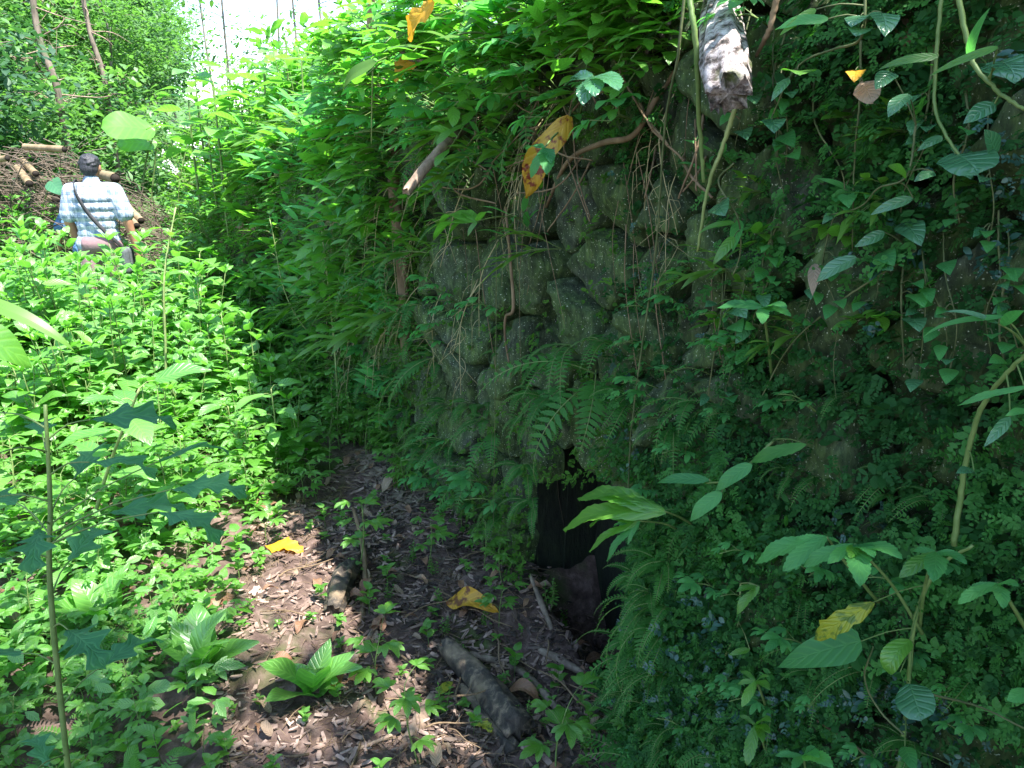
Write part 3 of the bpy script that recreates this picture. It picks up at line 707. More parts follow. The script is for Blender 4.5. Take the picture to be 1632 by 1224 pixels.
# ------------------------------------------------------------------ labels by place
def place_words(p, wallside=False):
    u, v = pix(p)
    if wallside:
        if v < 230: return 'over the wall top ' + ('left of the hanging branch' if u < 640 else 'above the blotched leaf' if u < 900 else 'beside the rotten log' if u < 1200 else 'at the far right')
        if u > 1240: return 'on the overgrown wall ' + ('below the large fan leaves' if v > 880 else 'above the large fan leaves' if v > 600 else 'below the climbing vine')
        if u < 640: return ('high on' if v < 330 else 'halfway up' if v < 470 else 'low on') + ' the far wall ' + ('near the man' if u < 430 else 'past the tall weeds' if u < 540 else 'by the dead stem')
        if u < 740: return 'on the wall ' + ('under the hanging branch' if v < 560 else 'above the crumbled wood')
        if v > 740: return 'left of the drain opening' if u < 930 else 'right of the drain opening' + (' near the soil' if v > 980 else ' higher up' if v < 860 else '')
        return 'on the boulders ' + ('high up' if v < 420 else 'above the drain' if v > 600 else 'halfway up') + (' at the left' if u < 860 else ' at the right' if u > 1060 else '')
    if v > 860 and u < 420: return ('in the bottom left corner ' if v > 1040 else 'low at the left ') + ('by the tall stem' if u < 130 else 'past the tall stem' if u < 260 else 'by the smooth rosettes')
    if v > 860 or (u > 560 and v > 700): return 'on bare soil ' + ('left of the weathered log' if u < 700 else 'near the weathered log' if v > 900 else 'near the wall foot')
    if v < 520 and u < 420: return 'just in front of the man' if u > 60 else 'in front of the brush pile'
    if u > 470: return 'along the shaded wall foot'
    if v < 640: return 'in the middle undergrowth ' + ('on the left' if u < 200 else 'beside the thin stalk')
    return 'in the sunlit undergrowth ' + ('at the left edge' if u < 100 else 'behind the lobed leaves' if u < 260 else 'before the bare soil')

# ------------------------------------------------------------------ plants on the ground
K_broad = Kind('broad_leaf_shrub', 'shrub', 'shrub with glossy broad leaves', [proto('broad_leaf_shrub', pl_broad, 'broad', h=h, nst=ns, L=L) for h, ns, L in ((.85, 3, .17), (.65, 2, .18), (.55, 3, .13), (.9, 2, .16), (.42, 2, .15))])
K_nettle = Kind('nettle_shrub', 'shrub', 'bushy herb with drooping leaves', [proto('nettle_shrub', pl_broad, 'broad' if k_ else 'lush', h=h, nst=ns, L=L, tpl=HEART, gap=.06) for k_, (h, ns, L) in enumerate(((.45, 3, .14), (.6, 3, .15), (.36, 4, .11)))])
K_bright = Kind('soft_leaf_herb', 'herb', 'soft herb with small pointed leaves', [proto('soft_leaf_herb', pl_broad, 'lush', h=h, nst=4, L=.07, tpl=OVS, gap=.05) for h in (.35, .5)])
K_fern = Kind('ground_fern', 'fern', 'feathery fern with arching fronds', [proto('ground_fern', pl_fern, 'fernleaf', nf=nf, L=L, W=W, tpl=PINNAS, npair=13) for nf, L, W in ((6, .36, .15), (5, .30, .13))]+[proto('ground_fern', pl_fern, 'fernleaf', nf=7, L=.32, W=.10, npair=18)])
K_palm = Kind('palmate_herb', 'herb', 'herb with toothed fan leaves', [proto('palmate_herb', pl_palm, 'lush', h=h, nl=nl, L=L, tpl=SERRL) for h, nl, L in ((.28, 6, .09), (.18, 5, .08), (.38, 7, .10))])
K_seed = Kind('seedling', 'seedling', 'small round leaved seedling', [proto('seedling', pl_seedling, 'lush', parts=False, h=h, L=L) for h, L in ((.06, .03), (.09, .035), (.04, .025))])
K_ros = Kind('rosette_plant', 'plant', 'rosette of large smooth leaves', [proto('rosette_plant', pl_rosette, 'broad', n_=7, L=.2), proto('rosette_plant', pl_rosette, 'broad', n_=5, L=.16, tpl=HEART, elev=.9)])
K_grass = Kind('grass_tuft', 'grass tuft', 'tuft of long narrow grass blades', [proto('grass_tuft', pl_grass, 'grassleaf', parts=False, n_=16, L=.38), proto('grass_tuft', pl_grass, 'grassleaf', parts=False, n_=10, L=.28)])
def ground_plants(kind, n_, region, sc=(.8, 1.2), mind=.05, tries_=60, fade=None):
    """region: polygon of photo positions where the plants' feet stand"""
    out = []; us = [q[0] for q in region]; vs = [q[1] for q in region]; P = region; t_ = 0
    # sample evenly on the ground
    G = [gpt(a, b_)[:2] for a, b_ in region]; x0, x1 = min(g[0] for g in G), max(g[0] for g in G); y0, y1 = min(g[1] for g in G), max(g[1] for g in G)
    def inside(x, y):
        c = False; k = len(G)
        for i_ in range(k):
            a, b_ = G[i_], G[i_-1]
            if (a[1] > y) != (b_[1] > y) and x < (b_[0]-a[0])*(y-a[1])/(b_[1]-a[1])+a[0]: c = not c
        return c
    while len(out) < n_ and t_ < n_*tries_:
        t_ += 1; x, y = U(x0, x1), U(y0, y1)
        if not inside(x, y): continue
        if any((x-a)**2+(y-b_)**2 < mind*mind for a, b_ in out): continue
        out.append((x, y)); s_ = U(*sc)
        p = np.array([x, y, gz(x, y)]); kind.place(p, (U(-.12, .12), U(-.12, .12), U(0, 6.28)), s_, place_words(p))
FIELD = [(-250, 440), (80, 430), (250, 440), (400, 500), (480, 560), (520, 660), (500, 740), (420, 830), (230, 860), (-250, 870)]
THICK = [(-350, 460), (60, 455), (330, 490), (420, 560), (330, 650), (120, 720), (-300, 760)]
ground_plants(K_broad, 200, THICK, (.75, 1.2), .08)
ground_plants(K_broad, 80, FIELD, (.4, .75), .10)
ground_plants(K_nettle, 130, [(-300, 520), (100, 520), (420, 560), (430, 700), (250, 780), (-300, 820)], (.8, 1.3), .08)
ground_plants(K_nettle, 70, FIELD, (.5, .95), .08)
ground_plants(K_bright, 45, FIELD, (.4, .8), .08)
ground_plants(K_bright, 50, [(420, 520), (540, 600), (620, 700), (600, 740), (480, 680), (420, 600)], (.4, .8), .06)
ground_plants(K_palm, 150, [(100, 640), (480, 600), (560, 720), (450, 870), (250, 900), (-100, 880)], (.5, 1.0), .07)
ground_plants(K_palm, 60, [(440, 540), (540, 610), (620, 720), (700, 830), (620, 780), (480, 680)], (.4, .8), .05)
ground_plants(K_fern, 70, FIELD, (.7, 1.25), .12)
ground_plants(K_fern, 26, [(420, 500), (540, 590), (640, 710), (600, 730), (480, 640)], (.5, .9), .09)
ground_plants(K_seed, 75, [(430, 860), (600, 760), (760, 870), (960, 1060), (980, 1260), (360, 1260), (380, 980)], (.6, 1.3), .04)
ground_plants(K_seed, 210, [(0, 780), (500, 740), (420, 900), (360, 1260), (-200, 1260)], (.8, 1.9), .04)
ground_plants(K_fern, 26, [(-60, 960), (300, 1000), (390, 1300), (-60, 1300)], (.35, .62), .09)
ground_plants(K_broad, 12, [(-100, 880), (200, 900), (120, 1200), (-100, 1200)], (.25, .42), .1)
ground_plants(K_palm, 40, [(-60, 900), (300, 900), (330, 1280), (-60, 1280)], (.35, .6), .1)
ground_plants(K_ros, 10, [(-60, 860), (300, 860), (260, 1100), (-60, 1100)], (.4, .7), .14)
ground_plants(K_grass, 20, [(440, 560), (560, 640), (620, 720), (700, 830), (600, 780), (480, 680)], (.4, .7), .1)
ground_plants(K_grass, 14, FIELD, (.5, .8), .3)
ground_plants(K_bright, 12, [(640, 850), (900, 1000), (960, 1240), (700, 1240), (600, 980)], (.14, .25), .12)
for (u, v, sc_, k) in ((20, 462, 1.15, 0), (60, 468, 1.1, 3), (95, 465, 1.12, 0), (130, 470, 1.1, 3), (165, 468, 1.08, 0), (200, 470, 1.12, 3), (235, 472, 1.0, 0), (115, 480, 1.05, 0), (150, 484, 1.0, 3), (185, 482, 1.05, 0), (75, 490, 1.1, 0), (220, 488, 1.0, 3), (35, 480, 1.2, 3), (0, 490, 1.2, 0), (265, 480, .9, 0), (175, 475, 1.0, 3), (140, 476, 1.1, 0)):
    p = gpt(u, v); K_broad.place(p, U(0, 6), sc_, place_words(p), idx=k)
for (u, v, sc_, k) in ((500, 1110, 1.0, 0), (318, 1075, 1.05, 0), (160, 1000, 1.0, 0), (225, 890, .9, 1), (110, 905, .8, 1), (20, 1000, .9, 1), (430, 830, .6, 1)):
    p = gpt(u, v); K_ros.place(p, U(0, 6), sc_, place_words(p), idx=k)
for (u, v, sc_) in ((805, 935, .5), (795, 990, .55), (570, 905, .8), (680, 900, .6), (600, 1100, .75), (735, 830, .6), (770, 900, .6), (1010, 1210, .6), (885, 1230, .8), (670, 1210, .7)):
    p = gpt(u, v+10); K_palm.place(p, U(0, 6), sc_, place_words(p))

# ------------------------------------------------------------------ plants on the wall and over its top
WROT = math.atan2(.888, -.459)
K_wf = Kind('wall_fern', 'fern', 'hanging fern with narrow fronds', [proto('wall_fern', pl_wallfern, 'wallfern', nf=4, L=.24, W=.06), proto('wall_fern', pl_wallfern, 'wallfern', nf=6, L=.17, W=.05), proto('wall_fern', pl_wallfern, 'wallfern', nf=3, L=.30, W=.085, tpl=PINNAS, npair=14)])
K_wp = Kind('wall_herb', 'herb', 'small herb with toothed leaves', [proto('wall_herb', pl_wallpalm, 'shade', nl=4, L=.075, tpl=SERRL), proto('wall_herb', pl_wallpalm, 'shade', nl=3, L=.055, tpl=SERRL)])
K_wl = Kind('lance_leaf_plant', 'plant', 'plant with long narrow leaves', [proto('lance_leaf_plant', pl_walllance, 'grassleaf', n_=12, L=.15), proto('lance_leaf_plant', pl_walllance, 'shade', n_=8, L=.11), proto('lance_leaf_plant', pl_walllance, 'lush', n_=10, L=.10, tpl=OVS)])
def wall_plants(kind, n_, sampler, sc=(.7, 1.2), out=.05):
    c = 0; t_ = 0
    while c < n_ and t_ < n_*30:
        t_ += 1; q = sampler()
        if q is None or in_hole(*q, bulge(*q)+out+.06, 50): continue
        s_, z = q; c += 1; p = wp(s_, z, out+bulge(s_, z)+U(-.02, .04))
        kind.place(p, (U(-.2, .2), U(-.3, .3), WROT+U(-.5, .5)), U(*sc), place_words(p, True))
def pxreg(u0, u1, v0, v1, hard=False):
    def f_():
        for _ in range(60):
            s_, z = U(-1.8, 7), U(.0, 1.8); u, v = pix(wp(s_, z, .08))
            if u0 < u < u1 and v0 < v < v1: return s_, z
        return None
    return f_
wall_plants(K_wf, 40, pxreg(560, 760, 250, 760))
wall_plants(K_wf, 18, pxreg(740, 900, 600, 850), (.5, .9))
wall_plants(K_wf, 60, pxreg(1050, 1640, 620, 1230), (.25, .6))
wall_plants(K_wf, 30, pxreg(1000, 1150, 850, 1230), (.45, .8), .09)
wall_plants(K_wf, 10, pxreg(760, 1240, 400, 700), (.3, .5))
for (u, v, sc_, k_) in ((925, 560, 1.25, 0), (900, 590, 1.1, 0), (950, 600, 1.2, 2), (985, 560, 1.0, 0), (880, 640, 1.0, 1), (840, 745, .9, 1), (850, 800, .9, 1), (1010, 640, .8, 0), (1095, 690, .8, 0), (620, 420, 1.3, 2), (600, 480, 1.3, 2), (640, 380, 1.2, 2)):
    s_, z = wall_sz(u, v, .08); p = wp(s_, z, .08+bulge(s_, z)); K_wf.place(p, (U(-.2, .2), U(-.3, .3), WROT+U(.1, .6)), sc_, place_words(p, True), idx=k_)
wall_plants(K_wp, 50, pxreg(560, 800, 450, 820), (.7, 1.1))
wall_plants(K_wp, 30, pxreg(1000, 1640, 600, 1230), (.3, .6), .09)
wall_plants(K_wp, 22, pxreg(1000, 1300, 450, 750), (.4, .7))
wall_plants(K_wf, 40, pxreg(430, 700, 220, 620), (1.0, 1.6), .06)
wall_plants(K_wl, 60, pxreg(420, 640, 200, 520), (1.2, 1.9), .08)
wall_plants(K_wl, 80, pxreg(500, 700, 280, 700), (.8, 1.4))
wall_plants(K_wl, 16, pxreg(1150, 1600, 200, 600), (.4, .7))
wall_plants(K_wl, 20, pxreg(640, 900, 230, 420), (.7, 1.0))
def pl_over(L=.11, reach=.34, tpl=None):
    f, s = Acc(), Acc()
    for k in range(3):
        an = U(-1, 1); tip = np.array([math.sin(an)*reach*.6, reach*U(.7, 1.1), U(-.12, .12)]); P = curvepts([(0, -.05, 0), tip*.5+[0, 0, .08], tip], 9); tube(s, P, .003, .0015, 4)
        for q in range(9):
            p = P[2+q*(len(P)-3)//8]; b_ = an+(1 if q % 2 else -1)*U(.5, 1.3); put(f, pick(tpl or OVS), p, (math.sin(b_), math.cos(b_), U(-.5, .1)), sc=L*U(.7, 1.15), rl=U(-.3, .3))
    return f, s
K_we = Kind('overhanging_shrub', 'shrub', 'overhanging spray of bright leaves', [proto('overhanging_shrub', pl_over, 'lush', L=.10), proto('overhanging_shrub', pl_over, 'lush', L=.13, tpl=SERRL), proto('overhanging_shrub', pl_over, 'lush', L=.15, tpl=LANCE, reach=.28)])
wall_plants(K_we, 40, pxreg(430, 680, 180, 560), (.7, 1.2), .03)
def rim(u0, u1, v0, v1):
    def f_():
        for _ in range(60):
            s_, z = U(-.2, 5), U(1.3, 2.1)
            u, v = pix(wp(s_, z, .1))
            if u0 < u < u1 and v0 < v < v1: return s_, z
        return None
    return f_
wall_plants(K_we, 34, rim(560, 900, -30, 200), (.6, 1.1), .04)
wall_plants(K_we, 30, rim(860, 1120, -30, 130), (.5, .9), .04)
wall_plants(K_wp, 34, rim(640, 1050, 0, 260), (.8, 1.5), .05)
K_we.done()
# growth on the top edge, hanging out and upright behind it
def edge(u0, u1):
    def f_():
        for _ in range(60):
            s_ = U(-1.6, 7.5); u, v = pix(wp(s_, 1.7, .05))
            if u0 < u < u1: return s_, (1.75+U(-.22, .06))*top(s_)
        return None
    return f_
wall_plants(K_wl, 70, edge(420, 1100), (1.0, 1.7), .0)
wall_plants(K_wp, 44, edge(520, 1100), (1.2, 1.9), .02)
wall_plants(K_wp, 8, edge(1100, 1600), (.7, 1.0), .02)
wall_plants(K_wf, 30, edge(480, 900), (.9, 1.3), .02)
wall_plants(K_wl, 10, edge(1150, 1640), (.5, .9), .02)
K_top = Kind('bank_shrub', 'shrub', 'bright shrub with pointed leaves', [proto('bank_shrub', pl_broad, 'lush', h=h, nst=4, L=L, tpl=t, gap=.07) for h, L, t in ((.6, .12, OVS), (.8, .15, LANCE), (.5, .13, SERRL))])
K_big = Kind('large_leaf_shrub', 'shrub', 'large leaved shrub on the bank', [proto('large_leaf_shrub', pl_broad, 'broad', h=.95, nst=3, L=.26, gap=.15), proto('large_leaf_shrub', pl_broad, 'broad', h=.7, nst=3, L=.22, gap=.13)])
def bank_z(p): return float(np.interp(p, [q[0] for q in prof[24:]], [q[1] for q in prof[24:]]))
def bank_plants(kind, n_, s0, s1, p0, p1, sc, where):
    for _ in range(n_):
        s_, p = U(s0, s1), U(p0, p1); kind.place(wp(s_, bank_z(p)*top(s_)-.03, -p), (U(-.2, .2), U(-.3, .1), U(0, 6.28)), U(*sc), where)
bank_plants(K_top, 50, .5, 4.5, .2, 1.2, (.7, 1.1), 'above the bare boulders')
bank_plants(K_top, 45, 2.5, 8, .15, 2.2, (.8, 1.3), 'left of the hanging dead branch')
bank_plants(K_big, 34, 4.2, 8.5, .1, 1.6, (.7, 1.05), 'beyond the far end of the wall')
bank_plants(K_top, 14, -1.0, .6, .35, 1.2, (.5, .8), 'behind the rotten log')
bank_plants(K_big, 10, 2.0, 5, 1.2, 3, (.8, 1.1), 'behind the wall top')
# green slope down from the far end of the wall to the path
for q in range(200):
    s_ = U(4.2, 9.3); z = U(.05, 1.7); p = wp(s_, z, bulge(s_, z)-.02); r_ = rng.random()
    if r_ < .32: K_wl.place(p, (0, U(-.3, .3), WROT+U(-.6, .6)), U(1.2, 2.0), 'on the leafy slope right of the man')
    elif r_ < .5: K_wf.place(p, (0, U(-.3, .3), WROT+U(-.6, .6)), U(1.2, 2.0), 'on the leafy slope right of the man')
    elif r_ < .8: K_bright.place(p, (U(-.5, .1), U(-.3, .3), WROT+U(-.6, .6)), U(.8, 1.3), 'on the leafy slope right of the man')
    else: K_top.place(p, (U(-.5, -.2), U(-.2, .2), WROT+U(-.6, .6)), U(.5, .8), 'on the leafy slope right of the man')
bank_plants(K_big, 16, 7.5, 9.4, -.1, 1.6, (.6, .9), 'at the far end of the bank')
bank_plants(K_top, 26, 7, 9.4, -.1, 1.2, (.8, 1.2), 'at the far end of the bank')

#CARPET
for K in (K_nettle, K_broad, K_bright, K_fern, K_palm, K_seed, K_ros, K_grass, K_wf, K_wp, K_wl, K_top, K_big): K.done()

# ------------------------------------------------------------------ trees behind
def tree(kind, h, crown, nleaf, lsz, leafm, barkm='farbark', r0=.09, nl=7, lean=0.0, trunkfrac=.5, sparse=1.0):
    """tapered trunk, limbs and a crown of leaf clumps hung on the limbs"""
    r_ = bpy.data.objects.new(kind, None); COL.objects.link(r_)
    t, c = Acc(), Acc(); P = curvepts([(0, 0, -.3), (U(-.1, .1)*h*.3, U(-.1, .1)*h*.3, h*.4), (lean*h*.6, U(-.05, .05)*h, h*.7), (lean*h, 0, h)], 14)
    tube(t, P, r0, r0*.25, 8, jit=.08)
    tips = []
    for q in range(nl):
        f_ = trunkfrac+(1-trunkfrac)*(q+.3)/nl; p = P[int(f_*(len(P)-1))]; an = q*2.4+U(-.4, .4); ln = crown*U(.7, 1.1)*(1.1-.5*f_)
        e = p+np.array([math.cos(an)*ln, math.sin(an)*ln, ln*U(.1, .6)]); Q = curvepts([p, (p+e)/2+[0, 0, .06*ln], e], 6); tube(t, Q, r0*.35, r0*.08, 5)
        for k in range(5):
            a2 = an+U(-1.3, 1.3); s0 = Q[int(U(.35, 1)*(len(Q)-1))]; l2 = ln*U(.3, .6); e2 = s0+np.array([math.cos(a2)*l2, math.sin(a2)*l2, l2*U(-.3, .6)])
            tube(t, [s0, (s0+e2)/2+[0, 0, .03], e2], r0*.12, r0*.04, 4, cap=False); tips.append(e2); tips.append((s0+e2)/2)
    tips = np.array(tips); L0 = leaf(1, .5, .5, .8, 3, 1, 0, fold=.15, curve=.6, wave=0)
    for k in range(nleaf):
        q = tips[rng.integers(len(tips))]; rr = crown*.17*sparse; off = rng.normal(0, rr, 3)*[1, 1, .6]
        put(c, L0, q+off, (U(-1, 1), U(-1, 1), U(-.8, .4)), sc=lsz*U(.6, 1.3), rl=U(-.5, .5))
    c.obj('crown', leafm, r_); t.obj('trunk', barkm, r_); return r_
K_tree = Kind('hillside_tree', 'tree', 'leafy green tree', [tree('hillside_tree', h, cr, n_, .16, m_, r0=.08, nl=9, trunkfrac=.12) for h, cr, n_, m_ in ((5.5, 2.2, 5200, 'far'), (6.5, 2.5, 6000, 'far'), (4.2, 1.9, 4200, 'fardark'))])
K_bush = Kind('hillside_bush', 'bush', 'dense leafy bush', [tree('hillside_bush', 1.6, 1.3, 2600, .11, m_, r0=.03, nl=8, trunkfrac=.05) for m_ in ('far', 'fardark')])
def hillplace(K, x, y, sc, where): K.place((x, y, gz(x, y)), U(0, 6.28), sc, where)
for q in range(42):
    y = U(12, 34); x = -3.6-.36*y-U(0, 1)**1.2*y*.45
    hillplace(K_tree, x, y, U(.8, 1.2), 'on the wooded slope beyond the brush pile' if y < 22 else 'on the far wooded slope behind the man')
for q in range(40):
    y = U(8.5, 15); x = -3.3-.30*y-U(0, 1)*3.4+.4
    hillplace(K_bush, x, y, U(.7, 1.25), 'low on the slope behind the brush pile')
for q in range(26):
    y = U(9.5, 26); x = -.36*y+U(-.7, 1.6)-.6
    hillplace(K_bush, x, y, U(.45, .8), 'in the open gully behind the man')
for q in range(14):
    y = U(32, 60); x = -.40*y+U(-8, 1)-3; hillplace(K_tree, x, y, U(1.1, 1.6), 'farthest away at the end of the gully')
for (u, v, Y, sc) in ((205, 110, 18, .9), (228, 150, 20, .75), (250, 150, 24, .75), (268, 130, 30, .8), (282, 160, 36, .8), (296, 150, 42, .8), (215, 160, 15, .55), (240, 160, 17, .5), (310, 150, 48, .8)):
    x = (u-816)/F_PX*Y*1.0; K_tree.place((x, Y, gz(x, Y)+.2), U(0, 6), sc, 'on the ridge left of the sky gap')
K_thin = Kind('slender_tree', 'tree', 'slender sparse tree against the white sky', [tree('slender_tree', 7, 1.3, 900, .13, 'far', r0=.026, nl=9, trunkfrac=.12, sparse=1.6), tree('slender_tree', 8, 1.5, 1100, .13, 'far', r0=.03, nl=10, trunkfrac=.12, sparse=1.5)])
for (u, Y, sc, wh) in ((366, 19, .9, 'above the path, leftmost'), (388, 16, .85, 'second from the left'), (462, 17, .9, 'right of the gap'), (498, 12, .7, 'above the large leaved shrubs'), (540, 15, .9, 'behind the orange leaves'), (330, 26, .8, 'far off in the gap'), (700, 14, .9, 'behind the bank, middle'), (820, 12, .8, 'behind the bank, right of the middle'), (960, 11, .9, 'behind the bank above the log')):
    x = (u-816)/F_PX*Y*.98; K_thin.place((x, Y, 2.0), U(0, 6), sc, wh)
# trees on the bank to the right and behind the camera that shade the wall and the near corner
K_high = Kind('shade_tree', 'tree', 'tall high crowned tree shading the near corner', [tree('shade_tree', 6.5, 2.0, 5000, .14, 'broad', 'bark', r0=.08, nl=9, trunkfrac=.68, sparse=1.1)])
K_high.place((.9, -1.3, 0), 1.0, 1.0, 'behind the camera')
K_high.done()
K_shade = Kind('shade_tree', 'tree', 'broad tree shading the wall', [tree('shade_tree', 4.6, 2.1, 6500, .13, 'broad', 'bark', r0=.08, nl=10, trunkfrac=.45, sparse=1.15)])
for (x, y, z, sc, ra, wh) in ((3.1, -.5, 2.1, .8, 0, 'on the bank at the right'), (3.5, .6, 2.4, .62, 4, 'on the bank above the large fan leaves'), (4.2, .4, 2.6, .9, 5, 'highest on the bank at the right')):
    K_shade.place((x, y, z), ra, sc, wh)
for K in (K_tree, K_bush, K_thin, K_shade): K.done()

# two thin bare leaning trunks beyond the brush pile, with dead twigs
def bare_tree(label, path, Y, r0, r1, twigs=14):
    P = curvepts([at(u, v, Y+dy) for u, v, dy in path], 16); b0 = P[0].copy(); b0[2] = gz(b0[0], b0[1])-.1; P = np.vstack([b0, P[1:]]) if P[0][2] < b0[2] else np.vstack([b0, P])
    T = thing('bare_tree', label, 'tree', P[0]); A = Acc(); tube(A, P-P[0], r0*.8, r1*.8, 8, jit=.06); A.obj('trunk', 'bark', T)
    B = Acc()
    for k in range(twigs):
        p = P[int(U(.1, .95)*(len(P)-1))]-P[0]; a = U(0, 6.28); l_ = U(.2, .9); q = p+np.array([math.cos(a)*l_, math.sin(a)*l_*.6, U(-.5, .35)*l_])
        Q = curvepts([p, (p+q)/2+rng.normal(0, .05, 3), q], 6); tube(B, Q, .010, .003, 4)
        for j in range(3): e = Q[int(U(2, 6))]; tube(B, [e, e+rng.normal(0, .12, 3)-[0, 0, .06]], .004, .0015, 3, cap=False)
    B.obj('dead_twigs', 'palebark', T)
bare_tree('thin bare trunk leaning left, left of the two bare trunks', [(105, 215, 0), (88, 130, 0), (62, 60, .1), (48, -40, .2), (40, -120, .3)], 10.5, .06, .042, 26)
bare_tree('thinner bare trunk leaning left, right of the two bare trunks', [(178, 205, 0), (165, 120, 0), (143, 50, .1), (128, -30, .2), (118, -110, .3)], 12, .055, .035, 14)

# ------------------------------------------------------------------ brush pile with bamboo
A = Acc(); bc = at(95, 300, 8.2)
for k in range(2300):
    a = U(-1, 1); xx = bc[0]+a*1.75+.1; yy = 8.0+U(-.7, .9); top = 1.68*(1-abs(a)**2.2)*(1-.45*max(0, a)); z = U(.15, 1)**.6*top*(1-.25*abs(yy-8.1))
    if xx > -4.4 and z < .9 and rng.random() < .3: continue
    if rng.random() < .25 or -5.35 < xx < -4.5 and .72 < z < 1.12 and yy < 8.3: continue            # the dark hollow under the heap
    l_ = U(.25, 1.0); an = rng.normal(.3, .9); d = np.array([math.cos(an), U(-.5, .5), math.sin(an)*.6-.1])*l_/2; p = np.array([xx, yy, z+gz(xx, yy)])
    tube(A, curvepts([p-d, p+rng.normal(0, .05, 3), p+d+[0, 0, -.12*l_]], 5), U(.003, .009), .002, 3, cap=False)
tag(A.obj('brush_pile', 'brush'), 'heap of dry brown brushwood and dead stalks behind the man', 'brush pile', kind='stuff')
def pole(label, u0, v0, u1, v1, Y0, Y1, r_, near=1):
    p, q = at(u0, v0, Y0), at(u1, v1, Y1); T = thing('bamboo_pole', label, 'bamboo pole', p); A = Acc(); L_ = np.linalg.norm(q-p); n_ = max(8, int(L_/.03))
    ts = np.linspace(0, 1, n_); rd = r_*(1+.10*(np.abs(((ts*L_/.28) % 1)-.5) > .44)); tube(A, p+(q-p)*ts[:, None]-p, r_, r_, 12, radii=rd, cap=False); A.obj('culm', 'bamboo', T)
    B = Acc(); e = q if near else p; d = unit(q-p)*(1 if near else -1); tube(B, [e-d*.04-p, e+d*.001-p], r_*.86, r_*.86, 12); B.obj('shade_plug', 'bambooshade', T)  # near-black plug paints the shade inside the open culm
for a in (('thick bamboo pole with a hollow cut end beside the head of the man', 160, 278, 184, 284, 8.2, 7.35, .045), ('bamboo pole slanting down at the left of the pile', 28, 268, 47, 293, 7.9, 7.3, .035), ('shorter bamboo pole pointing out at the left edge', 36, 256, 57, 277, 8.1, 7.4, .030),
          ('bamboo pole lying along the top of the pile', 40, 234, 103, 238, 7.8, 7.5, .03), ('upper of the bamboo poles sloping down right of the man', 190, 315, 225, 352, 7.6, 7.1, .032), ('lower of the bamboo poles sloping down right of the man', 186, 325, 218, 360, 7.5, 7.0, .03), ('long bamboo pole at the left edge of the photo', -60, 262, 12, 252, 7.6, 7.3, .028),
          ('hollow bamboo end in the dark hollow of the pile', 78, 318, 89, 318, 8.2, 7.5, .04)):
    pole(*a)
# taro leaf above the man
def leafthing(name, label, cat, base, tip, width, mat, tpl='OV', up=(0, 0, 1), stalk=None, rl=0., stemm='stem', sr=.002, group=None, serrL=None):
    base, tip = np.asarray(base, float), np.asarray(tip, float); L_ = np.linalg.norm(tip-base); a, b_, kw = SH[tpl]
    T_ = leaf(1, width/L_, a, b_, 22 if 'serr' in kw or 'lobes' in kw else 12, 3 if 'serr' not in kw else 2, **kw)
    if stalk is None:
        A = Acc(); put(A, T_, (0, 0, 0), tip-base, up, L_, rl); return tag(A.obj(name, mat, loc=base), label, cat, group)
    T = thing(name, label, cat, stalk[0], group=group); o0 = np.asarray(stalk[0], float)
    A = Acc(); put(A, T_, base-o0, tip-base, up, L_, rl); A.obj('blade', mat, T)
    B = Acc(); tube(B, curvepts([np.asarray(q)-o0 for q in stalk]+[base-o0], 10), sr, sr*.7, 6); B.obj('stalk', stemm, T); return T
SH = {'WAVY': (.55, .8, dict(fold=.3, curve=1.3, wave=.07)), 'OV': (.55, .95, dict(fold=.14, curve=.7, wave=.02)), 'FLAT': (.6, .7, dict(fold=.05, curve=.3, wave=.03)), 'HEART': (.3, .8, dict(fold=.1, curve=.6, wave=.02)), 'LANCE': (.6, 1.0, dict(fold=.15, curve=.8, wave=.01)),
      'BLADE': (.35, .8, dict(fold=.12, curve=1.0, wave=0)), 'SERR': (.7, .85, dict(serr=.24, ks=11, fold=.1, curve=.6, wave=.02)), 'ROUND': (.5, .45, dict(fold=.05, curve=.5, wave=.03)), 'ARROW': (.25, 1.0, dict(fold=.12, curve=.4, wave=.01)), 'CURL': (.5, .6, dict(fold=.5, curve=2.4, wave=.04)),
      'LOBED': (.6, .7, dict(lobes=(.7, 3.5, 1.2), fold=.14, curve=1.1, wave=.04)), 'TATTER': (.5, .6, dict(lobes=(.35, 4.5, 1.0), fold=.12, curve=.5, wave=.06))}
leafthing('taro_leaf', 'large scalloped round leaf standing just above and right of the man', 'large leaf', at(247, 208, 8.8), at(160, 206, 8.5), .50, 'lush', 'ROUND', up=(.2, -.55, .8), stalk=[at(225, 330, 8.9), at(232, 260, 8.9)], sr=.012)
leafthing('taro_leaf', 'lower round leaf half hidden under the large scalloped leaf', 'large leaf', at(250, 228, 8.9), at(185, 232, 8.7), .34, 'lush', 'ROUND', up=(.2, -.6, .8), stalk=[at(240, 330, 8.9)], sr=.010)
leafthing('taro_leaf', 'blue green arrow shaped leaf in the pile left of the man', 'large leaf', at(80, 288, 7.4), at(103, 312, 7.3), .16, 'glossy', 'HEART', up=(0, -1, .6), stalk=[at(60, 360, 7.6)], sr=.008)

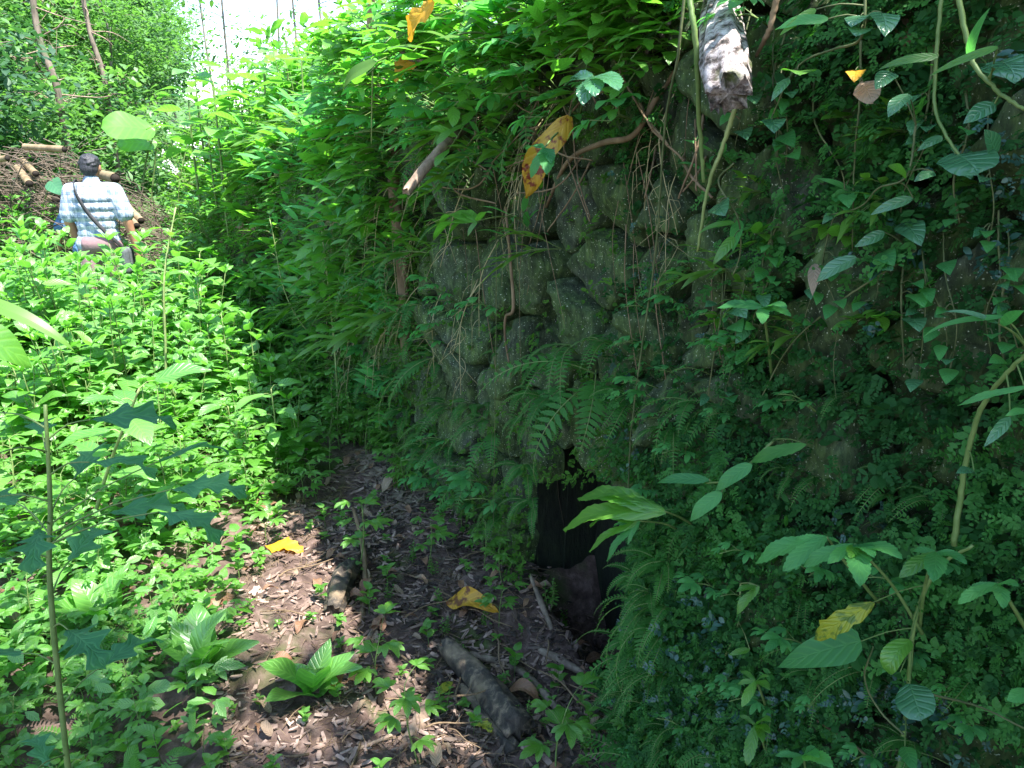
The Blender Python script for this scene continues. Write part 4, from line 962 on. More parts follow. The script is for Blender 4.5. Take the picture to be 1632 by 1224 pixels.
# ------------------------------------------------------------------ people
def blob(acc, c, r, k=14, n=10, R3=None):
    th = np.linspace(0, math.pi, n+1); th[0] = .03; th[-1] = math.pi-.03
    V = []
    for t in th:
        for a in np.arange(k)*2*math.pi/k: V.append((math.sin(t)*math.cos(a)*r[0], math.sin(t)*math.sin(a)*r[1], math.cos(t)*r[2]))
    V = np.array(V)
    if R3 is not None: V = V@np.array(R3).T
    V = (V+np.asarray(c)).tolist(); F = [(i_*k+j_, (i_+1)*k+j_, (i_+1)*k+(j_+1) % k, i_*k+(j_+1) % k) for i_ in range(n) for j_ in range(k)]
    for b0, sg in ((0, 1), (n*k, -1)):
        V.append(np.mean(V[b0:b0+k], 0).tolist()); c0 = len(V)-1
        for j_ in range(0, k, 2): F.append((c0, b0+j_, b0+j_+1, b0+(j_+2) % k) if sg > 0 else (c0, b0+(j_+2) % k, b0+j_+1, b0+j_))
    acc.add(V, F)
def cap(acc, p, q, r0, r1, k=14):
    p, q = np.asarray(p, float), np.asarray(q, float); d = unit(q-p); tt = [-1, -.85, -.5, 0]
    P = [p+d*r0*t for t in tt]+[p+(q-p)*t for t in (.33, .66)]+[q+d*r1*-t for t in tt[::-1]]
    R = [r0*.08, r0*.53, r0*.87, r0, r0+(r1-r0)*.33, r0+(r1-r0)*.66, r1, r1*.87, r1*.53, r1*.08]
    tube(acc, P, r0, k=k, radii=R)
def chain(acc, pts, rads):
    for a in range(len(pts)-1): cap(acc, pts[a], pts[a+1], rads[a], rads[a+1])
def fused(acc, name, mat, parent, vox=.008, it=6):
    o = acc.obj(name, mat, parent); md = o.modifiers.new('r', 'REMESH'); md.mode = 'VOXEL'; md.voxel_size = vox; md.use_smooth_shade = True
    m2 = o.modifiers.new('s', 'SMOOTH'); m2.factor = .5; m2.iterations = it
    return o
def person(label, loc, heading, sc, shirtm, trousm, arms, lean=.0, bag=False):
    T = thing('person', label, 'person', loc, (lean, 0, heading)); T.scale = (sc,)*3
    B = Acc(); H = Acc(); Sh = Acc(); Tr = Acc()
    for sd in (-1, 1):
        hip, kn, an = (sd*.09, 0, .88), (sd*.105, .05*sd+.02, .47), (sd*.11, .10*sd, .09)
        chain(B, [hip, kn, an], [.085, .055, .038]); cap(B, (an[0], an[1]-.03, .045), (an[0]+.02*sd, an[1]+.17, .04), .038, .034)
        chain(Tr, [hip, kn, (an[0], an[1], .12)], [.102, .078, .062])
    blob(B, (0, 0, .96), (.155, .105, .13)); blob(B, (0, .01, 1.2), (.165, .11, .2)); cap(B, (-.14, 0, 1.37), (.14, 0, 1.37), .055, .055); chain(B, [(0, -.01, 1.36), (0, .015, 1.49)], [.058, .052])
    blob(B, (0, .035, 1.565), (.074, .093, .105)); blob(B, (0, .07, 1.51), (.052, .06, .055)); cap(B, (0, .125, 1.565), (0, .142, 1.54), .010, .014)
    for sd in (-1, 1): blob(B, (sd*.078, .025, 1.555), (.012, .022, .033)); blob(B, (sd*.03, .118, 1.575), (.014, .012, .010))
    cap(B, (-.02, .118, 1.508), (.02, .118, 1.508), .010, .010)
    blob(Tr, (0, 0, .93), (.172, .125, .13)); cap(Tr, (-.06, -.035, .90), (.06, -.035, .90), .10, .10)
    for (sh, el, wr, sd) in arms:
        sh, el, wr = map(np.array, (sh, el, wr)); chain(B, [sh, el, wr], [.052, .042, .028]); d = unit(wr-el); hb = wr+d*.045
        x = unit(np.cross(d, (1, 0, .1))); cap(B, wr+d*.015, hb+d*.02, .026, .030)
        for fi, (o_, l_) in enumerate(((-.027, .062), (-.010, .072), (.009, .068), (.026, .052))):
            b0 = hb+d*.035+x*o_; m1 = b0+d*l_*.5+np.array([-sd*.008, 0, 0]); chain(B, [b0, m1, m1+unit(d+np.array([-sd*.5, .1, 0]))*l_*.5], [.0095, .0085, .007])
        th = wr+d*.03-x*.028; chain(B, [th, th+unit(d-x*.7)*.035, th+unit(d-x*.3)*.06], [.011, .0095, .008])
        e2 = sh+(el-sh)*.78; chain(Sh, [sh+[0, 0, .004], sh+(el-sh)*.4, e2], [.066, .074, .078])
    for z_, a, c, y in ((.93, .185, .128, 0), (.99, .18, .125, 0), (1.06, .178, .125, 0), (1.14, .182, .13, 0), (1.22, .19, .135, 0), (1.30, .19, .13, -.005), (1.36, .165, .10, 0)):
        blob(Sh, (0, y, z_), (a, c, .085))
    cap(Sh, (-.15, 0, 1.37), (.15, 0, 1.37), .066, .066); cap(Sh, (0, -.01, 1.38), (0, .0, 1.445), .075, .066)
    blob(Sh, (-.10, -.01, .90), (.10, .10, .10))
    blob(H, (0, .022, 1.592), (.086, .104, .088)); blob(H, (0, -.022, 1.55), (.076, .062, .07)); 
    for k in range(60):
        a, t = U(0, 6.28), U(0, 1.7); nrm = np.array([math.sin(t)*math.cos(a), math.sin(t)*math.sin(a), math.cos(t)]); p = np.array([0, .02, 1.585])+nrm*[.080, .098, .084]; 
        if p[1] > .09 and p[2] < 1.62: continue
        blob(H, p, (.018, .018, .013), 8, 5)
    fused(B, 'body', 'skin', T, .006, 4); fused(Sh, 'shirt', shirtm, T, .009, 5); fused(Tr, 'trousers', trousm, T, .010, 5); fused(H, 'hair', 'hair', T, .007, 2)
    for sd in (-1, 1):
        A = Acc(); cap(A, (sd*.11, .10*sd-.04, .05), (sd*.13, .10*sd+.18, .045), .05, .045); fused(A, 'shoe', 'shoe', T, .009, 3)
    A = Acc(); tube(A, [(0, -.0, 1.435), (0, .0, 1.475)], .070, .060, 16, cap=False); 
    A.obj('collar', shirtm, T)
    if bag:
        P = curvepts([(-.13, .06, 1.42), (-.135, -.02, 1.445), (-.10, -.115, 1.34), (-.02, -.148, 1.18), (.09, -.140, 1.02), (.175, -.085, .90), (.20, -.02, .84)], 26); A = Acc()
        n_ = len(P); V = []
        for q in range(n_):
            t = unit(P[min(q+1, n_-1)]-P[max(q-1, 0)]); nn = unit(np.array([P[q][0], P[q][1], .15 if q < 5 else 0])); s2 = np.cross(t, nn)
            for a_, b2 in ((-.017, 0), (.017, 0), (.017, .006), (-.017, .006)): V.append(P[q]+s2*a_+nn*b2)
        A.add(V, [(q*4+j_, q*4+(j_+1) % 4, (q+1)*4+(j_+1) % 4, (q+1)*4+j_) for q in range(n_-1) for j_ in range(4)])
        bg_ = Acc()
        for y_ in (-.07, 0, .07): cap(bg_, (.215, y_, .83), (.215, y_, .66), .038, .042)
        T2 = fused(bg_, 'shoulder_bag', 'bagcloth', T, .009, 4); A.obj('strap', 'strap', T)
    return T
pp = at(149, 243, 6.62); g0 = gz(pp[0], pp[1]); scp = (pp[2]-g0)/1.685
person('man seen from behind in a pale checked shirt with a dark bag strap', (pp[0]-.07, pp[1], g0), .18, scp, 'checks', 'trousers',
       [((-.185, 0, 1.36), (-.235, .0, 1.10), (-.20, .11, .87), -1), ((.185, 0, 1.36), (.262, -.03, 1.10), (.295, .02, .84), 1)], lean=-.03, bag=True)
p2 = at(120, 303, 7.5); g2 = gz(p2[0], p2[1])
person('second person in a blue jacket, mostly hidden in front of the man', (p2[0]+.06, p2[1], g2), .5, (p2[2]-g2)/1.60, 'bluecloth', 'greytrousers',
       [((-.185, 0, 1.36), (-.31, -.02, 1.13), (-.33, .12, .94), -1), ((.185, 0, 1.36), (.25, .0, 1.10), (.22, .15, .9), 1)], lean=-.12)

# ------------------------------------------------------------------ litter on the bare soil
def chip():
    A = Acc(); V = []; l_, w_, h_ = .5, U(.05, .17), U(.02, .06)
    for z_ in (-h_, h_):
        for x_, y_ in ((-w_*U(.5, 1), -l_*U(.7, 1)), (w_*U(.5, 1), -l_*U(.8, 1)), (w_*U(.8, 1.2), 0), (w_*U(.3, 1), l_*U(.7, 1)), (-w_*U(.2, 1), l_*U(.8, 1)), (-w_*U(.8, 1.2), 0)): V.append((x_, y_, z_+U(-.02, .02)+.1*(y_*y_)))
    F = [(6, 7, 8, 11), (8, 9, 10, 11), (5, 2, 1, 0), (5, 4, 3, 2)]+[(q, (q+1) % 6, 6+(q+1) % 6, 6+q) for q in range(6)]
    A.add(V, F); return A
CH = [chip() for _ in range(14)]
def gsamp(poly, lo, hi, dens=None):
    G = [gpt(a, b_)[:2] for a, b_ in poly]; x0, x1 = min(g[0] for g in G), max(g[0] for g in G); y0, y1 = min(g[1] for g in G), max(g[1] for g in G)
    def f_():
        x, y = U(x0, x1), U(y0, y1); c = False
        for i_ in range(len(G)):
            a, b_ = G[i_], G[i_-1]
            if (a[1] > y) != (b_[1] > y) and x < (b_[0]-a[0])*(y-a[1])/(b_[1]-a[1])+a[0]: c = not c
        if not c: return None
        if dens and rng.random() > .35+1.3*mnoise.noise(Vector((x*dens, y*dens, 9))): return None
        an = U(0, 6.28); return np.array([x, y, ground_detail(x, y)+U(.001, .014)]), (math.cos(an), math.sin(an), U(-.35, .35)), (U(-.4, .4), U(-.4, .4), 1), U(lo, hi)**1.0
    return f_
BARE = [(380, 860), (560, 720), (640, 690), (760, 840), (900, 960), (1060, 1000), (1060, 1300), (330, 1300), (330, 980)]
def scatter2(*a, **k):
    o = scatter(*a, **k); 
    for p_ in o.data.polygons: p_.use_smooth = False
    return o
scatter2(CH, 7600, gsamp(BARE, .006, .055), 'wood_chips', 'chips', 'brown wood chips and bark crumbs littering the bare soil', 'wood chips')
scatter2(CH, 6500, gsamp([(480, 900), (600, 720), (660, 700), (770, 850), (900, 960), (1060, 1010), (1060, 1240), (700, 1240), (640, 1000)], .01, .055), 'rotting_litter', 'darkchips', 'dark rotting wood litter around the log and drain opening', 'rotten wood')
scatter2(CH, 900, gsamp([(570, 720), (640, 700), (700, 790), (640, 830), (590, 800)], .03, .09), 'crumbled_wood', 'deadwood', 'heap of crumbled rotten wood at the wall foot', 'rotten wood')
scatter2(CH, 2600, gsamp([(-300, 560), (560, 560), (600, 760), (400, 900), (-300, 1300)], .01, .06, 2.5), 'leaf_litter', 'deadleaf', 'brown leaf litter lying beneath the undergrowth', 'leaf litter')
A = Acc()
for k in range(3200):
    r_ = gsamp(BARE, .02, .10)()
    if r_ is None: continue
    p, d, u_, l_ = r_; d = np.array(d)*[1, 1, .25]; q = p+unit(d)*l_; tube(A, curvepts([p+[0, 0, .004], (p+q)/2+rng.normal(0, .006, 3)+[0, 0, .008], q+[0, 0, .003]], 4), U(.0006, .0018), .0005, 3, cap=False)
tag(A.obj('fibres', 'root'), 'fine dead rootlets and fibres strewn over the bare soil', 'plant fibres', kind='stuff')
K_dry = Kind('dry_stalk', 'dry stalk', 'dry straw coloured stalk', [])
for q in range(2):
    A = Acc(); tube(A, curvepts([(0, -.02, 0), (.02, .08, -.16), (U(-.05, .05), .12, -.42)], 8), .0028, .0012, 4)
    for k in range(5): e = np.array([.01, .08+.008*k, -.1-.06*k]); tube(A, curvepts([e, e+[U(-.06, .06), .03, -.03], e+[U(-.12, .12), .05, -.14]], 5), .0012, .0006, 3, cap=False)
    K_dry.p.append(A.obj('dry_stalk', 'straw'))
wall_plants(K_dry, 34, pxreg(520, 800, 150, 560), (.6, 1.3), .05); wall_plants(K_dry, 8, pxreg(820, 1120, 40, 260), (.5, .9), .05); K_dry.done()
K_dead = Kind('dead_leaf', 'dead leaf', 'curled brown dead leaf', [])
K_dead.p = []
for m_ in ('deadleaf', 'deadleaf', 'paledead'):
    A = Acc(); put(A, leaf(1, U(.35, .5), .5, .8, 10, 2, 0, fold=U(.2, .5), curve=U(.5, 1.8), wave=.06), (0, 0, 0), (0, 1, 0)); K_dead.p.append(A.obj('dead_leaf', m_))
CARP = [sprig(3, .6, .4, True), sprig(4, .5, .3), sprig(3, .7, .4, True)]
for fld_, n_, nm_, mt_ in (([(-250, 480), (80, 470), (330, 500), (470, 580), (500, 720), (420, 840), (200, 880), (-250, 900)], 1700, 'low_herb_carpet', 'lush'), ([(-250, 860), (330, 830), (400, 900), (330, 1260), (-250, 1260)], 260, 'low_leaf_carpet', 'broad')):
    f0_ = gsamp(fld_, .04, .10)
    def f1_():
        r_ = f0_()
        return None if r_ is None else (r_[0]+np.array([0, 0, U(.02, .12)]), r_[1], (U(-.4, .4), U(-.4, .4), 1), r_[3])
    scatter(CARP, n_*2, f1_, nm_, mt_, 'low carpet of small leaves under the sunlit undergrowth' if n_ > 1000 else 'thin carpet of small leaves in the lower left corner', 'ground cover')
sp1 = gsamp(BARE, .04, .085); sp2 = gsamp([(-200, 600), (520, 600), (520, 760), (400, 900), (-200, 1200)], .05, .10); c = 0
for fn, nn in ((sp1, 135), (sp2, 80)):
    c = 0
    while c < nn:
        r_ = fn()
        if r_ is None: continue
        c += 1; K_dead.place(r_[0]+[0, 0, .012], (U(-.3, .3), U(-.4, .4), U(0, 6.28)), r_[3], place_words(r_[0]))
K_dead.done()
K_twig = Kind('twig', 'twig', 'thin dry twig', [])
for q in range(3):
    A = Acc(); P = curvepts([(0, 0, 0), (.2, U(-.06, .06), .03), (.6, U(-.08, .08), .02), (1, U(-.1, .1), 0)], 9); tube(A, P, .018, .009, 5, jit=.1); tube(A, [P[5], P[5]+[.12, .14, .04]], .008, .004, 4); K_twig.p.append(A.obj('twig', 'root'))
c = 0
while c < 80:
    r_ = gsamp(BARE, .1, .28)()
    if r_ is None: continue
    c += 1; K_twig.place(r_[0]+[0, 0, .010], (U(-.1, .1), U(-.06, .06), U(0, 6.28)), r_[3], place_words(r_[0]))
K_twig.done()
def log(name, label, cat, P, rads, mat, k=18, seed=1, groove=.18, endmat=None):
    P = curvepts(P, 30); R = np.interp(np.linspace(0, 1, len(P)), np.linspace(0, 1, len(rads)), rads); V = []; o0 = P[0].copy(); ref = unit(np.cross(P[-1]-P[0], (0, 0, 1)))
    n_ = len(P)
    for q in range(n_):
        t = unit(P[min(q+1, n_-1)]-P[max(q-1, 0)]); x = unit(ref-t*np.dot(ref, t)); y = np.cross(t, x); en = 1
        for a in np.arange(k)*2*math.pi/k:
            g_ = 1+groove*mnoise.noise(Vector((math.cos(a)*2.2+seed, math.sin(a)*2.2, q*.06)))+.05*mnoise.noise(Vector((math.cos(a)*5, math.sin(a)*5+seed, q*.22)))+.05*mnoise.noise(Vector((math.cos(a)*9, math.sin(a)*9+seed, q*.5)))
            V.append(P[q]-o0+(x*math.cos(a)+y*math.sin(a))*R[q]*g_*en+t*(U(-.5, .5)*R[q] if q in (0, n_-1) else 0))
    F = [(i_*k+j_, i_*k+(j_+1) % k, (i_+1)*k+(j_+1) % k, (i_+1)*k+j_) for i_ in range(n_-1) for j_ in range(k)]
    for b0 in (0, (n_-1)*k):
        V.append(np.mean(V[b0:b0+k], 0)); c0 = len(V)-1
        F += [(c0, b0+j_, b0+j_+1, b0+(j_+2) % k) for j_ in range(0, k, 2)]
    A = Acc(); A.add(np.array(V), F); return tag(A.obj(name, mat, loc=o0), label, cat)
def gp(u, v, h=.0): p = gpt(u, v); p[2] += h; return p
log('weathered_log', 'short weathered grey log split along its top, lying on the bare soil', 'log', [gp(712, 1050, .05), gp(770, 1115, .06), gp(828, 1185, .055)], [.034, .043, .046, .043], 'blackwood', seed=2, groove=.35)
log('rotten_slab', 'dark rotten slab of wood pressed against the left side of the log', 'rotten wood', [gp(735, 1100, .015), gp(778, 1155, .02), gp(820, 1205, .015)], [.016, .026, .024], 'blackwood', seed=5, groove=.5)
log('charred_log', 'black charred chunk of wood standing out of the soil', 'log', [gp(530, 985, .02), gp(548, 940, .05), gp(570, 905, .04)], [.03, .045, .04, .02], 'blackwood', seed=9, groove=.6)
log('crooked_stick', 'crooked pale stick leaning upright beside the charred wood', 'stick', [gp(575, 1000, .01), gp(582, 935, .03), gp(578, 880, .05), gp(566, 850, .12)], [.011, .010, .010, .007], 'root', seed=3, k=10)
log('long_stick', 'long reddish stick lying flat in the bottom foreground', 'stick', [gp(530, 1215, .01), gp(640, 1170, .012), gp(740, 1120, .014)], [.006, .005, .004], 'palebark', seed=4, k=8)
log('dark_branch', 'dark branch lying right of the weathered log', 'branch', [gp(750, 1050, .02), gp(830, 1080, .025), gp(900, 1150, .02), (gp(960, 1185, .02))], [.012, .013, .010, .008], 'deadwood', seed=6, k=10)
log('dark_branch', 'rotten branch lying low left of the weathered log', 'branch', [gp(470, 1100, .015), gp(560, 1060, .02), gp(600, 1010, .03)], [.010, .010, .008], 'deadwood', seed=7, k=10)
log('bark_slab', 'curved slab of bark on the soil in the bottom centre', 'bark', [gp(650, 1190, .012), gp(690, 1120, .018)], [.02, .024, .018], 'paledead' if 0 else 'palebark', seed=8, k=12)
log('bark_slab', 'brown bark strip in front of the drain opening', 'bark', [gp(860, 1040, .012), gp(930, 1080, .018)], [.012, .016, .010], 'deadwood', seed=12, k=12)
log('bark_slab', 'splintered wood strip leaning at the drain opening', 'bark', [gp(845, 940, .06), gp(880, 1010, .015)], [.006, .012, .008], 'deadwood', seed=13, k=10)
def gl(label, u0, v0, u1, v1, w_, mat, shp='OV', h0=.02, h1=.02, up=(0, -.25, 1), name='fallen_leaf', rl=0): return leafthing(name, label, 'fallen leaf', gp(u0, v0, h0), gp(u1, v1, h1), w_, mat, shp, up=up, rl=rl)
gl('yellow leaf with brown ribs and a green tip lying on the soil', 712, 968, 802, 990, .08, 'yellowleaf', 'WAVY', .03, .03, up=(0, -.6, 1))
gl('brown curled leaf lying right of the weathered log', 808, 1110, 872, 1135, .05, 'deadleaf', 'CURL', .02, .02)
gl('small yellow green leaf left of the weathered log', 700, 1115, 723, 1095, .03, 'yellowgreen')
gl('orange leaf standing on the soil left of the log', 532, 1110, 552, 1082, .03, 'yellowleaf', h1=.05)
gl('yellow tatter of leaf by the lower end of the log', 757, 1155, 785, 1175, .04, 'yellowgreen', 'TATTER')
gl('broad orange brown leaf lying above the charred wood', 425, 880, 485, 888, .085, 'orangeleaf', 'TATTER', .03, .03)
gl('flat dark brown leaf lying in the sun', 322, 970, 375, 958, .07, 'deadleaf', 'FLAT')
gl('pink brown curled leaf by the charred wood', 610, 790, 640, 770, .05, 'paledead', 'CURL')
for k_, (u, v) in enumerate(((290, 628), (265, 650), (320, 660))):
    gl(('large tan fallen leaf in the gap of the undergrowth, upper', 'large tan fallen leaf in the gap of the undergrowth, left', 'large tan fallen leaf in the gap of the undergrowth, right')[k_], u-22, v, u+24, v+6, .16, 'paledead', 'FLAT', .08, .05, up=(0, -.8, 1))

# ------------------------------------------------------------------ things on the wall
def wq(u, v, out=.1): return wall_at(u, v, out)
log('dead_branch', 'pale broken branch hanging from the wall top down to the left', 'branch', [wq(648, 305, .42), wq(680, 265, .34), wq(720, 220, .2), wq(760, 190, .02)], [.016, .017, .018, .015], 'palebark', seed=20, k=12, groove=.1)
log('rotten_log', 'pale crumbling rotten log end sticking out over the wall top', 'log', [wq(1150, -30, .0), wq(1150, 20, .12), wq(1156, 95, .26), wq(1163, 150, .30)], [.036, .038, .040, .036], 'rotten', seed=21, k=40, groove=.28)
log('dead_tree_stem', 'mossy dead stem standing against the far part of the wall', 'trunk', [wq(646, 560, .10), wq(640, 420, .12), wq(628, 300, .12), wq(632, 190, .08)], [.022, .026, .028, .02], 'root', seed=22, k=12)
log('root', 'thick brown root coming out of the earth at the top right', 'root', [wq(1490, 80, .10), wq(1450, 60, .08), wq(1425, 20, .02)], [.006, .014, .016], 'root', seed=23, k=10)
log('root', 'thick knobbly root arching from the boulders to the blotched leaf', 'root', [wq(1120, 60, .04), wq(1050, 150, .10), wq(1010, 215, .13), wq(960, 228, .14), wq(905, 258, .10), wq(870, 330, .06)], [.007, .007, .0075, .008, .007, .005], 'root', seed=24, k=8)
log('root', 'pale root with an elbow running down the boulders', 'root', [wq(806, 330, .10), wq(812, 400, .11), wq(818, 490, .12), wq(806, 505, .12), wq(805, 540, .11), wq(815, 600, .09)], [.0045, .005, .006, .005, .004, .003], 'root', seed=25, k=8)
log('bark_stalk', 'pale upright cane standing on the wall top at the left', 'cane', [wq(587, 190, .0), wq(588, 90, .0), wq(594, -40, .0)], [.020, .019, .018], 'bamboo', seed=26, k=10, groove=.05)
log('old_stump', 'small rotten stump on the wall top below the orange leaves', 'stump', [wq(600, 200, .12), wq(602, 155, .1), wq(606, 130, .06)], [.03, .035, .025], 'deadwood', seed=27, k=14, groove=.6)
log('twig', 'grey bent twig in front of the orange leaves', 'twig', [wq(605, 72, .3), wq(640, 82, .3), wq(655, 95, .28), wq(684, 98, .26)], [.006, .007, .006, .005], 'deadwood', seed=28, k=8)
log('branch', 'long thin grey branch crossing the foliage at the top', 'branch', [wq(740, 0, .2), wq(800, 12, .2), wq(880, 28, .15), wq(960, 40, .1)], [.006, .007, .006, .005], 'deadwood', seed=29, k=8)

def vine(label, path, r_, leaves=(), stemm='vine', leafm='glossy', name='climbing_vine', cat='vine', r1=None):
    P = [wq(u, v, o_) for u, v, o_ in path]; o0 = P[0]; T = thing(name, label, cat, o0); C_ = curvepts(P, 8*len(P)); A = Acc(); tube(A, C_-o0+rng.normal(0, r_*.12, C_.shape), r_, r1 or r_*.6, 6, jit=.1); A.obj('stem', stemm, T)
    for (u0, v0, u1, v1, w_, shp, o_, *mm) in leaves:
        b_, t = wq(u0, v0, o_), wq(u1, v1, o_+.04); j_ = np.argmin(np.linalg.norm(C_-b_, axis=1)); L_ = np.linalg.norm(t-b_); a, b2, kw = SH[shp]
        up = -ray(u0, v0)*.8+np.array([U(-.3, .3), U(-.3, .3), .7]); B = Acc(); put(B, leaf(1, w_, a, b2, 20 if 'serr' in kw else 12, 2, **kw), b_-o0, t-b_, up, L_, U(-.3, .3))
        tube(B, curvepts([C_[j_]-o0, (C_[j_]+b_)/2-o0+[0, 0, .005], b_-o0], 5), .0012, .001, 4, mi=1, cap=False); B.obj('leaf', [mm[0] if mm else leafm, stemm], T)
    return T
# long hanging stems
vine('long smooth stem hanging from the wall top across the bare boulders', [(1092, -20, .25), (1080, 90, .25), (1060, 200, .22), (1045, 400, .18), (1022, 560, .16), (1005, 700, .14), (1000, 830, .12)], .0032)
vine('straight green stem left of the rotten log', [(1096, -20, .3), (1108, 60, .3), (1115, 200, .25), (1122, 290, .22)], .006, stemm='stem')
vine('mossy stem hanging below the rotten log', [(1172, 170, .2), (1150, 240, .2), (1128, 300, .2), (1112, 400, .18)], .005, stemm='palestem')
vine('slanting brown stem right of the rotten log', [(1240, -10, .2), (1225, 50, .2), (1205, 90, .18)], .006, stemm='root')
vine('very thin dark stem hanging left of the elbow root', [(790, 300, .16), (791, 450, .16), (789, 650, .15), (786, 850, .13)], .0018)
vine('thin brown stem hanging down beside the old trunk', [(600, 40, .3), (594, 100, .3), (592, 230, .28)], .004, stemm='palestem')
vine('thin climbing stem with few leaves right of the rotten log', [(1170, 260, .2), (1145, 290, .2), (1175, 345, .22), (1180, 400, .2), (1168, 440, .2)], .002,
     [(1145, 325, 1158, 345, .6, 'HEART', .22), (1170, 355, 1112, 378, .26, 'BLADE', .24, 'lush'), (1170, 378, 1135, 425, .3, 'BLADE', .24, 'lush'), (1178, 350, 1168, 405, .3, 'LANCE', .2, 'shade')])
vine('twining vine with pale heart shaped leaves at the top right', [(1380, -20, .25), (1372, 60, .25), (1330, 78, .22), (1285, 95, .22), (1255, 130, .2), (1225, 200, .2)], .0022,
     [(1372, 25, 1358, 45, .75, 'HEART', .26), (1372, 45, 1365, 60, .8, 'HEART', .26), (1405, 20, 1410, 62, .55, 'OV', .25), (1258, 125, 1228, 165, .3, 'LANCE', .22), (1230, 190, 1235, 215, .6, 'OV', .22), (1320, 30, 1235, 50, .30, 'OV', .3, 'shade'), (1300, 15, 1240, 60, .22, 'BLADE', .3, 'lush'), (1270, 115, 1276, 122, .9, 'HEART', .22, 'lush')])
vine('bold green vine looping down the right side to a glossy leaf', [(1525, -20, .3), (1540, 60, .3), (1550, 100, .3), (1590, 145, .3), (1632, 175, .3)], .0036, 
     [(1545, 95, 1585, 5, .16, 'BLADE', .3, 'shade'), (1590, 75, 1478, 125, .13, 'BLADE', .34, 'lush'), (1585, 165, 1533, 200, .45, 'OV', .3), (1575, 105, 1618, 130, .7, 'OV', .24), (1600, 100, 1618, 136, .7, 'HEART', .3)], stemm='stem')
vine('curved hanging stem ending in a round glossy leaf', [(1502, -20, .26), (1490, 120, .26), (1492, 180, .27), (1520, 235, .28), (1550, 262, .28), (1580, 255, .26)], .0026,
     [(1522, 245, 1560, 280, .85, 'ROUND', .28), (1495, 90, 1397, 115, .18, 'BLADE', .28, 'lush'), (1585, 250, 1565, 205, .5, 'OV', .26), (1560, 262, 1590, 250, .4, 'OV', .24)], stemm='stem')
vine('slender vine with single leaves crossing the upper right wall', [(1460, 200, .2), (1445, 280, .22), (1400, 300, .22), (1370, 330, .2), (1310, 345, .18)], .0018,
     [(1448, 150, 1415, 190, .5, 'OV', .24), (1502, 218, 1460, 243, .3, 'OV', .24), (1445, 280, 1412, 265, .45, 'OV', .22, 'lush'), (1490, 275, 1455, 292, .4, 'OV', .22), (1455, 315, 1385, 345, .28, 'LANCE', .2), (1420, 115, 1395, 145, .6, 'HEART', .22)])
vine('thin vine with dark oval leaves in the middle right', [(1460, 400, .14), (1400, 440, .15), (1340, 480, .16), (1260, 550, .15), (1210, 640, .14)], .0022,
     [(1365, 410, 1300, 452, .42, 'OV', .18), (1410, 370, 1360, 395, .35, 'OV', .18), (1400, 410, 1385, 450, .4, 'OV', .16, 'silver'), (1300, 420, 1295, 475, .28, 'LANCE', .16, 'paledead'), (1440, 355, 1470, 395, .5, 'OV', .15)])
vine('vine with two lance leaves reaching left in front of the opening', [(1235, 700, .16), (1200, 735, .2), (1160, 765, .24), (1125, 770, .24)], .003,
     [(1198, 740, 1140, 785, .34, 'OV', .26, 'shade'), (1150, 785, 1100, 832, .36, 'OV', .28, 'shade'), (1130, 765, 1048, 772, .20, 'LANCE', .24, 'shade'), (1285, 708, 1196, 738, .26, 'SERR', .2, 'wallfern')], stemm='stem')
vine('green upright stem on the right with lance leaves', [(1520, 870, .2), (1535, 760, .2), (1560, 660, .22), (1600, 600, .25), (1640, 560, .26)], .0045,
     [(1600, 505, 1468, 545, .13, 'BLADE', .3, 'shade'), (1590, 515, 1500, 500, .14, 'BLADE', .3, 'glossy'), (1640, 615, 1525, 648, .14, 'SERR', .3, 'shade'), (1640, 655, 1600, 665, .3, 'OV', .3, 'shade'), (1610, 665, 1566, 715, .26, 'LANCE', .3, 'glossy'), (1600, 520, 1640, 500, .3, 'LANCE', .3, 'shade'), (1552, 750, 1522, 756, .4, 'OV', .24, 'glossy')], stemm='stem')
vine('thick stem with a glossy hanging leaf in the lower right', [(1430, 1240, .2), (1445, 1130, .2), (1455, 1010, .22), (1470, 950, .22), (1500, 900, .22), (1550, 870, .22)], .0042,
     [(1450, 1090, 1470, 1150, .8, 'ROUND', .3, 'glossy'), (1372, 1022, 1240, 1065, .36, 'ARROW', .32, 'shade'), (1450, 1020, 1412, 1090, .42, 'CURL', .32, 'lush'), (1442, 1190, 1460, 1235, .4, 'OV', .26, 'shade'), (1392, 960, 1298, 1018, .34, 'TATTER', .34, 'yellowgreen')], stemm='stem')
vine('thin arching stem curving under the glossy leaf', [(1440, 1170, .24), (1400, 1130, .24), (1378, 1080, .26), (1392, 1030, .28)], .002)
vine('trailing stem running out at the lower right edge', [(1450, 1100, .26), (1520, 1115, .26), (1570, 1130, .28), (1640, 1165, .3)], .002, [(1640, 1100, 1605, 1118, .5, 'SERR', .3, 'shade')])
vine('brown trailing stem at the bottom of the right wall', [(1290, 1140, .2), (1370, 1195, .22), (1420, 1240, .24)], .0025, stemm='root')
vine('thin stem with a few leaves low on the right wall', [(1180, 930, .2), (1175, 1000, .2), (1130, 1090, .2), (1090, 1130, .2)], .002, [(1210, 935, 1175, 980, .4, 'SERR', .26, 'lush'), (1205, 935, 1172, 945, .45, 'OV', .26, 'lush'), (1195, 1035, 1160, 1045, .3, 'OV', .24, 'lush')], stemm='palestem')
vine('thin vine with yellow leaf high on the right', [(1372, 60, .18), (1370, 160, .18), (1362, 250, .17), (1358, 400, .15)], .002, [(1363, 112, 1362, 134, .5, 'OV', .2, 'orangeleaf'), (1375, 130, 1392, 165, .5, 'FLAT', .18, 'paledead')])
